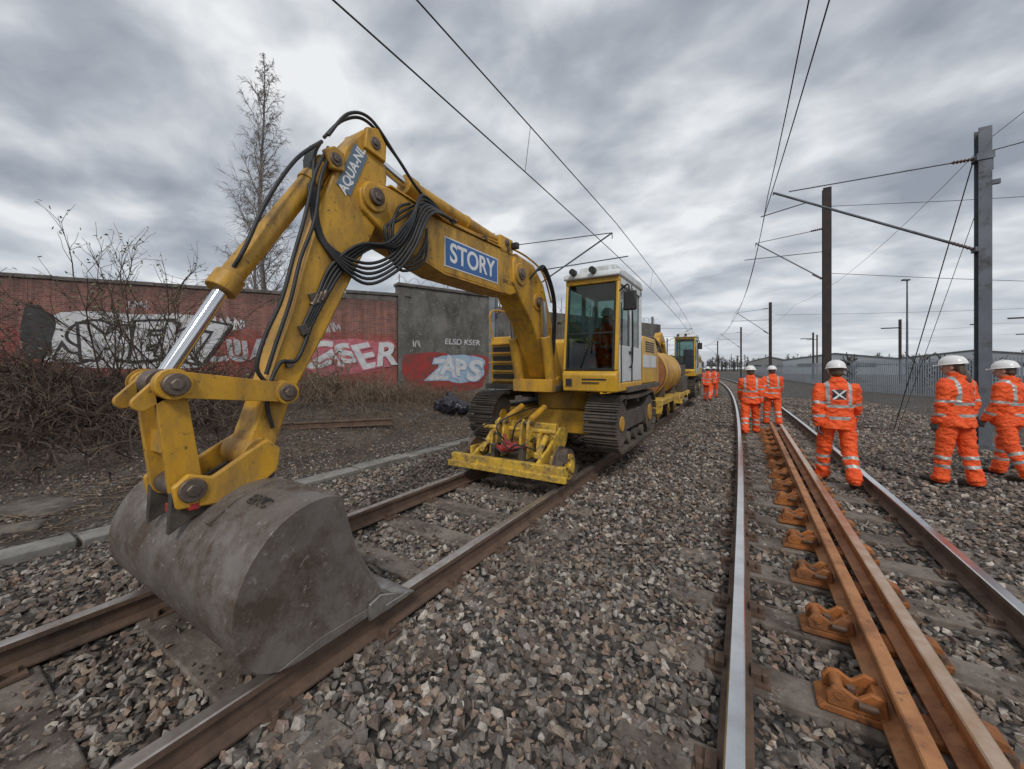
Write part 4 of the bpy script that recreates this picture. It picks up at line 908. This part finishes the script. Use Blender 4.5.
# ------------------------------------------------------------------ vegetation
def rv(s=1): return Vector((random.gauss(0,s),random.gauss(0,s),random.gauss(0,s)))
def twigs(name,spots,mat,rr=(.006,.015),tilt=.6):
    P=[]
    for x,y,rx,ry,n,h in spots:
        for i in range(n):
            px=x+random.gauss(0,rx*.5);py=y+random.gauss(0,ry*.5)
            if py<-2.5: continue
            lump=.45+.9*max(0,.5+noise.noise(Vector((px*.8,py*.8,4))))
            p=Vector((px,py,gh(px,py)-.03+random.random()*.25*h*lump))
            d=(Vector((0,0,1))+rv(tilt)).normalized(); L=h*random.uniform(.35,1.05)*lump; pts=[p]
            for k in range(5):
                d=(d+rv(.26)+Vector((0,0,-.16*k))).normalized(); p=p+d*L/5; pts.append(p)
            r=random.uniform(*rr); P.append(tube(pts,[r,r*.9,r*.75,r*.6,r*.45,r*.25],3))
            if random.random()<.7:
                q=pts[2]; d2=(d+rv(.7)).normalized(); P.append(tube([q,q+d2*L*.2,q+d2*L*.4+rv(.03)],[r*.6,r*.5,r*.2],3))
    return obj(name,J(*P),mat,fix=False)
twigs('dead_bramble_scrub',[(-13.6,.8,3.6,2.6,3400,1.1),(-14.6,3.4,3,2.2,2300,1.05),(-11.4,2.8,2.6,1.8,1700,.9),(-12.0,-.8,3,2,1200,1.1),(-17,.5,3,2,1100,1.3)],TWG,(.007,.019))
twigs('dead_bramble_scrub',[(-13.0,8.0,2.4,2,1300,1.1),(-11.4,10.0,1.8,2.2,1200,.95),(-10.6,12.5,1.3,2.5,700,.8),(-13.4,2.0,3.4,2.2,700,1.1)],TWG2,(.005,.012))
twigs('dry_grass',[(-9.5,6.5,2.4,2.5,900,.35),(-8.8,3.2,2.4,2.4,500,.22),(-9.5,10,1.6,3,700,.42),(-7.6,8.5,1.2,3,300,.3)],TWG2,(.003,.006))
P=[]
for i in range(2600):
    x=-6.0-abs(random.gauss(0,3.4)); y=random.uniform(-.5,11); z=gh(x,y)+.012; q=random.random()*6.28; l=random.uniform(.05,.38)
    if noise.noise(Vector((x*.7,y*.7,7)))<-.05: continue
    m_=Vector((math.cos(q),math.sin(q),random.uniform(-.05,.22)))*l; p=Vector((x,y,z)); P.append(tube([p,p+m_*.5+rv(.008),p+m_],[.006,.005,.003],3))
obj('fallen_twigs',J(*P),TWG2,fix=False)
P=([],[])
for i in range(5200):
    x=-5.8-abs(random.gauss(0,3.2)); y=random.uniform(-.5,12); c=Vector((x,y,gh(x,y)+.012)); a_=rv(1); a_.z*=.3; a_=a_.normalized()*random.uniform(.012,.03); b_=rv(1); b_.z*=.3; b_=b_.normalized()*random.uniform(.01,.02); o=len(P[0])
    P[0].extend([c-a_,c-b_,c+a_,c+b_]); P[1].append((o,o+1,o+2,o+3))
obj('leaf_litter',P,M('dead_leaves',(.22,.15,.09),(.13,.085,.05),6,.9),smooth=0,fix=False)
def bush(name,x,y,h,n,spread,mat,leaves=0,rad=.5):
    e=empty(name,(x,y,0)); P=[];L=([],[])
    def br(p,d,l,r,dep):
        pts=[p]; rr=[r]
        for k in range(4):
            d=(d+rv(.13)+Vector((0,0,.05))).normalized(); p=p+d*l/4; pts.append(p); rr.append(max(.004,r*(1-.17*(k+1))))
            if dep>0:
                for q in range(2):
                    if random.random()<.8: br(p,(d+rv(.5)).normalized(),l*random.uniform(.35,.6),max(.006,r*.5),dep-1)
        P.append(tube(pts,rr,4 if r>.012 else 3))
        if leaves and dep==0:
            for k in range(leaves):
                c=pts[random.randint(1,4)]+rv(.05); a=rv(1).normalized()*.05; b=rv(1).normalized()*.022; o=len(L[0])
                L[0].extend([c-a,c-b,c+a,c+b]); L[1].append((o,o+1,o+2,o+3))
    for i in range(n):
        px=x+random.gauss(0,rad);py=y+random.gauss(0,rad)
        br(Vector((px,py,gh(px,py)-.05)),(Vector((random.gauss(0,spread),random.gauss(0,spread),1))).normalized(),h*random.uniform(.5,.85),.028,2)
    obj('branches',J(*P),mat,e,fix=False)
    if leaves: obj('leaves',L,LEF,e,smooth=0,fix=False)
bush('buddleia_bush',-13.0,3.4,3.7,15,.36,TWG,leaves=2,rad=.5)
bush('buddleia_bush',-11.8,4.4,2.1,6,.5,TWG,leaves=1,rad=.4)
bush('buddleia_bush',-17.2,1.4,3.0,7,.45,TWG)
bush('bramble_bush',-12.6,8.4,1.8,9,.6,TWG2,leaves=1,rad=.8)
def birch(x,y,H,nb,mat,lean=(0,0),name='silver_birch_tree',dens=1.0,r0=.14,wd=.27,tw=1.0):
    e=empty(name,(x,y,0)); P=[]; z0=gh(x,y)-.1; pts=[];rr=[]
    for k in range(15):
        t=k/14; pts.append(Vector((x+lean[0]*t*t*H+.12*math.sin(t*9),y+lean[1]*t*H+.1*math.sin(t*7+1),z0+t*H))); rr.append(r0*(1-t)**.8+.012)
    P.append(tube(pts,rr,8))
    for i in range(nb):
        t=.20+.78*((i+.5)/nb); f=t*14; k=int(f); p=pts[k].lerp(pts[min(k+1,14)],f-k)
        az=i*2.4+random.gauss(0,.3); l=H*wd*(1.05-t)**.65*random.uniform(.7,1.15)
        d=Vector((math.cos(az)*.75,math.sin(az)*.75,1)).normalized(); bp=[p];q=p
        for m in range(6):
            d=(d+rv(.10)+Vector((0,0,.10 if m<4 else -.05))).normalized(); q=q+d*l/6; bp.append(q)
        rb=.014+.026*(1-t); P.append(tube(bp,[rb*(1-.12*m) for m in range(7)],4))
        for m in range(1,7):
            for w in range(int(3*dens+.5)):
                d2=(d+rv(.6)).normalized(); l2=l*random.uniform(.16,.40); a_=bp[m]; b_=a_+d2*l2*.5; d3=(d2+Vector((0,0,-.2))+rv(.2)).normalized(); c_=b_+d3*l2*.5
                P.append(tube([a_,b_,c_],[.010*tw,.008*tw,.005*tw],3))
                for w2 in range(4):
                    s_=b_.lerp(c_,random.random()); d4=(d3+rv(.5)).normalized(); P.append(tube([s_,s_+d4*l2*.35,s_+d4*l2*.6+Vector((0,0,-.08))],[.0065*tw,.006*tw,.004*tw],3))
    obj('trunk_and_twigs',J(*P),mat,e,fix=False)
birch(-21.4,10.4,17.0,50,BRK,(-.01,.0),wd=.20,tw=1.0)
birch(-20.3,9.6,11.0,22,BRK,(.02,0),r0=.09,wd=.22)
birch(26,33,8,16,TWG,(0,0),'bare_tree',r0=.12,wd=.4); birch(30,28,9,20,TWG,(0,0),'bare_tree',r0=.12,wd=.4); birch(22,34,6.5,14,TWG,(0,0),'bare_tree',r0=.1,wd=.4)
birch(-17,26,8,14,TWG,name='bare_tree',r0=.1)

e=empty('rubbish_bag',(-8.3,9.8,0)); z=gh(-8.3,9.8)
m_=remesh('bag',J(ell((-8.3,9.8,z+.28),(.38,.36,.33)),ell((-8.75,9.9,z+.22),(.32,.3,.26)),ell((-8.05,10.0,z+.2),(.35,.3,.22)),ell((-8.35,9.8,z+.62),(.10,.09,.14))),.03,2)
for v in m_.vertices: v.co+=Vector(v.normal)*(noise.noise(v.co*7)*.06+noise.noise(v.co*18)*.025)
m_.materials.append(M('bin_bag_plastic',(.012,.012,.015),(.03,.03,.04),4,.25)); o=bpy.data.objects.new('bag_body',m_); sc.collection.objects.link(o); attach(o,e)
SLB=M('muddy_slab',(.16,.135,.11),(.10,.085,.07),3,.95,0,.5,20,dirt=(.06,.05,.042),dlo=.42,dhi=.6)
e=empty('concrete_slab_fragment',(-6.6,1.3,0)); zz=gh(-6.6,1.3)
obj('slab_piece',J(obox((-7.2,1.0,zz+.0),(.9,.5,.06),rz=.5,rx=.04),obox((-6.5,.7,zz-.005),(.5,.3,.05),rz=1.1),obox((-7.8,2.1,zz+.01),(.5,.35,.08),rz=.2)),SLB,e,bevel=.025)

# ------------------------------------------------------------------ fence and far buildings
e=empty('palisade_fence',(9,34,0)); P=[];Q=[]
line=[(1.5,150),(3.6,90),(7.6,38),(12.5,27),(26,17),(40,9)]
for (xa,ya),(xb,yb) in zip(line[:-1],line[1:]):
    L=math.hypot(xb-xa,yb-ya); n=int(L/.16) if ya<60 else int(L/.4); an=math.atan2(yb-ya,xb-xa)
    for k in range(n):
        t=k/n; x=xa+(xb-xa)*t; y=ya+(yb-ya)*t; zb=gh(x,y); w=.048 if ya<60 else .12
        c_,s_=math.cos(an)*w,math.sin(an)*w
        o=len(P); P+= [(x-c_,y-s_,zb),(x+c_,y+s_,zb),(x+c_,y+s_,zb+2.2),(x,y,zb+2.38),(x-c_,y-s_,zb+2.2)]; Q.append((o,o+1,o+2,o+3,o+4))
    for zz in(.45,1.95):
        o=len(P); P+=[(xa,ya,gh(xa,ya)+zz),(xb,yb,gh(xb,yb)+zz),(xb,yb,gh(xb,yb)+zz+.07),(xa,ya,gh(xa,ya)+zz+.07)]; Q.append((o,o+1,o+2,o+3))
obj('pales_and_rails',(P,Q),FEN,e,smooth=0,fix=False)
SHW=M('shed_wall',(.20,.20,.20),(.26,.26,.26),.2,.9); SHR=M('shed_roof',(.15,.155,.16),(.20,.205,.21),.15,.85); SHL=M('shed_cladding_pale',(.36,.38,.40),(.30,.32,.34),.1,.8)
def shed(x,y,w,d,eh,rh,nb,mw,rz=0):
    e=empty('industrial_shed',(x,y,0),rz); bw_=w/nb; Wp=[];Rp=[];win=[]
    for k in range(nb):
        a_=-w/2+k*bw_; Wp.append(prismY([(a_,-.5),(a_,eh),(a_+bw_/2,eh+rh),(a_+bw_-.01,eh),(a_+bw_-.01,-.5)],-d/2,d/2))
        Rp.append(prismY([(a_-.2,eh-.05),(a_+bw_/2,eh+rh+.12),(a_+bw_+.2,eh-.05),(a_+bw_+.2,eh+.12),(a_+bw_/2,eh+rh+.3),(a_-.2,eh+.12)],-d/2-.3,d/2+.3))
        for q in range(3): win.append(box(a_+bw_*(.15+.26*q),a_+bw_*(.32+.26*q),-d/2-.05,-d/2-.003,eh*.45,eh*.7))
    for nm,pr,mm_ in(('walls',J(*Wp),mw),('roof',J(*Rp),SHR),('windows',J(*win),BLK)):
        o=obj(nm,pr,mm_); o.parent=e
shed(52,150,75,40,4.0,1.5,3,SHL,R(-20)); shed(90,115,60,30,4.6,1.6,2,SHW,R(-40)); shed(18,200,30,25,4,2.0,2,SHW,R(-10)); shed(75,72,34,20,3.6,1.3,1,SHL,R(-50))
shed(-40,120,35,30,6,2.5,3,SHW,R(15))
def treeline(name,line,n,h):
    P=[]
    for i in range(n):
        t=random.random()*(len(line)-1); k=int(t); a_=Vector((*line[k],0)).lerp(Vector((*line[k+1],0)),t-k); a_+=Vector((random.gauss(0,3),random.gauss(0,3),-.3))
        H=h*random.uniform(.5,1.1); P.append(tube([a_,a_+Vector((0,0,H))],[.25,.05],3))
        for b in range(34):
            z=random.uniform(.25,.95)*H; d=(rv(.6)+Vector((0,0,.7))).normalized(); p=a_+Vector((0,0,z)); l=H*.38*(1.1-z/H)+.4
            P.append(tube([p,p+d*l*.6,p+d*l+rv(.3)],[.10,.07,.03],3))
    return obj(name,J(*P),DTR,fix=False)
treeline('distant_trees',[(-60,150),(-30,210),(0,240),(60,230),(120,170),(150,90)],230,8.5)
treeline('hedge_line',[(9,46),(20,38),(34,32)],26,2.4)
e=empty('street_lamp',(10.8,41.6,0)); obj('column',cyl((10.8,41.6,-.2),(10.8,41.6,8.3),.09,.045,12),GALD,e); obj('lantern',J(obox((10.7,41.5,8.35),(.5,.25,.12),rz=.4)),GALD,e,bevel=.03)
e=empty('street_lamp',(24,55,0)); obj('column',cyl((24,55,-.2),(24,55,8.3),.09,.045,12),GALD,e); obj('lantern',J(obox((23.9,54.9,8.35),(.5,.25,.12),rz=.4)),GALD,e,bevel=.03)
e=empty('stacked_materials',(7.5,21,0)); obj('timber_stack',J(*[box(6.6+.28*(k%4),6.85+.28*(k%4),19.5,22.0,-.22+.16*(k//4),-.08+.16*(k//4)) for k in range(8)]),SLP,e,bevel=.01)

# ------------------------------------------------------------------ camera, sky, sun
cam=bpy.data.cameras.new('camera'); co=bpy.data.objects.new('camera',cam); sc.collection.objects.link(co); sc.camera=co
co.location=(0,0,1.49); co.rotation_euler=(R(90),0,R(31.2)); cam.sensor_fit='HORIZONTAL'; cam.sensor_width=36; cam.lens=13.53; cam.shift_y=-.016; cam.clip_start=.05; cam.clip_end=3000
w=bpy.data.worlds.new('World'); sc.world=w; w.use_nodes=True; t=w.node_tree; t.nodes.clear()
out=t.nodes.new('ShaderNodeOutputWorld'); bg=t.nodes.new('ShaderNodeBackground'); t.links.new(bg.outputs[0],out.inputs[0]); bg.inputs['Strength'].default_value=.1
sky=t.nodes.new('ShaderNodeTexSky'); sky.sky_type='NISHITA'; sky.sun_disc=False; sky.sun_elevation=R(42); sky.sun_rotation=R(150)
tcn=t.nodes.new('ShaderNodeTexCoord'); sp=t.nodes.new('ShaderNodeSeparateXYZ'); t.links.new(tcn.outputs['Generated'],sp.inputs[0])
def mth(op,a,b=None,c=None):
    n=t.nodes.new('ShaderNodeMath'); n.operation=op
    for i,v in enumerate((a,b,c)):
        if v is None: continue
        if isinstance(v,(int,float)): n.inputs[i].default_value=v
        else: t.links.new(v,n.inputs[i])
    return n.outputs[0]
zc=mth('ADD',mth('MAXIMUM',sp.outputs[2],0.0),.22)
px=mth('DIVIDE',sp.outputs[0],zc); py=mth('DIVIDE',sp.outputs[1],zc)
cb=t.nodes.new('ShaderNodeCombineXYZ'); t.links.new(px,cb.inputs[0]); t.links.new(py,cb.inputs[1])
mp=t.nodes.new('ShaderNodeMapping'); t.links.new(cb.outputs[0],mp.inputs[0]); mp.inputs['Rotation'].default_value=(0,0,R(35)); mp.inputs['Scale'].default_value=(1,1.25,1); mp.inputs['Location'].default_value=(3.1,1.7,0)
n1=noise_n(t,mp.outputs[0],.95,4,.5,.15); n2=noise_n(t,mp.outputs[0],2.9,7,.50,.2)
nm_=mth('ADD',mth('MULTIPLY',n1,.5),mth('MULTIPLY',n2,.5))
cl=ramp(t,nm_,[(.37,(.30,.335,.39)),(.45,(.43,.465,.52)),(.52,(.62,.65,.69)),(.60,(.88,.895,.91))])
hz=ramp(t,sp.outputs[2],[(0,1),(.30,0)])
cl=mix(t,mth('MULTIPLY',hz,.6),cl,(.68,.72,.77))
vm=t.nodes.new('ShaderNodeVectorMath'); vm.operation='SCALE'; t.links.new(cl,vm.inputs[0]); vm.inputs['Scale'].default_value=10
col=mix(t,.95,sky.outputs[0],vm.outputs[0]); t.links.new(col,bg.inputs['Color'])
sl=bpy.data.lights.new('sun','SUN'); sl.energy=1.5; sl.angle=R(11); sl.color=(1,.96,.9); so=bpy.data.objects.new('sun',sl); sc.collection.objects.link(so)
az=R(150); el=R(42); d=Vector((math.sin(az)*math.cos(el),math.cos(az)*math.cos(el),math.sin(el)))
so.rotation_euler=d.to_track_quat('Z','Y').to_euler(); so.location=(10,-10,20)
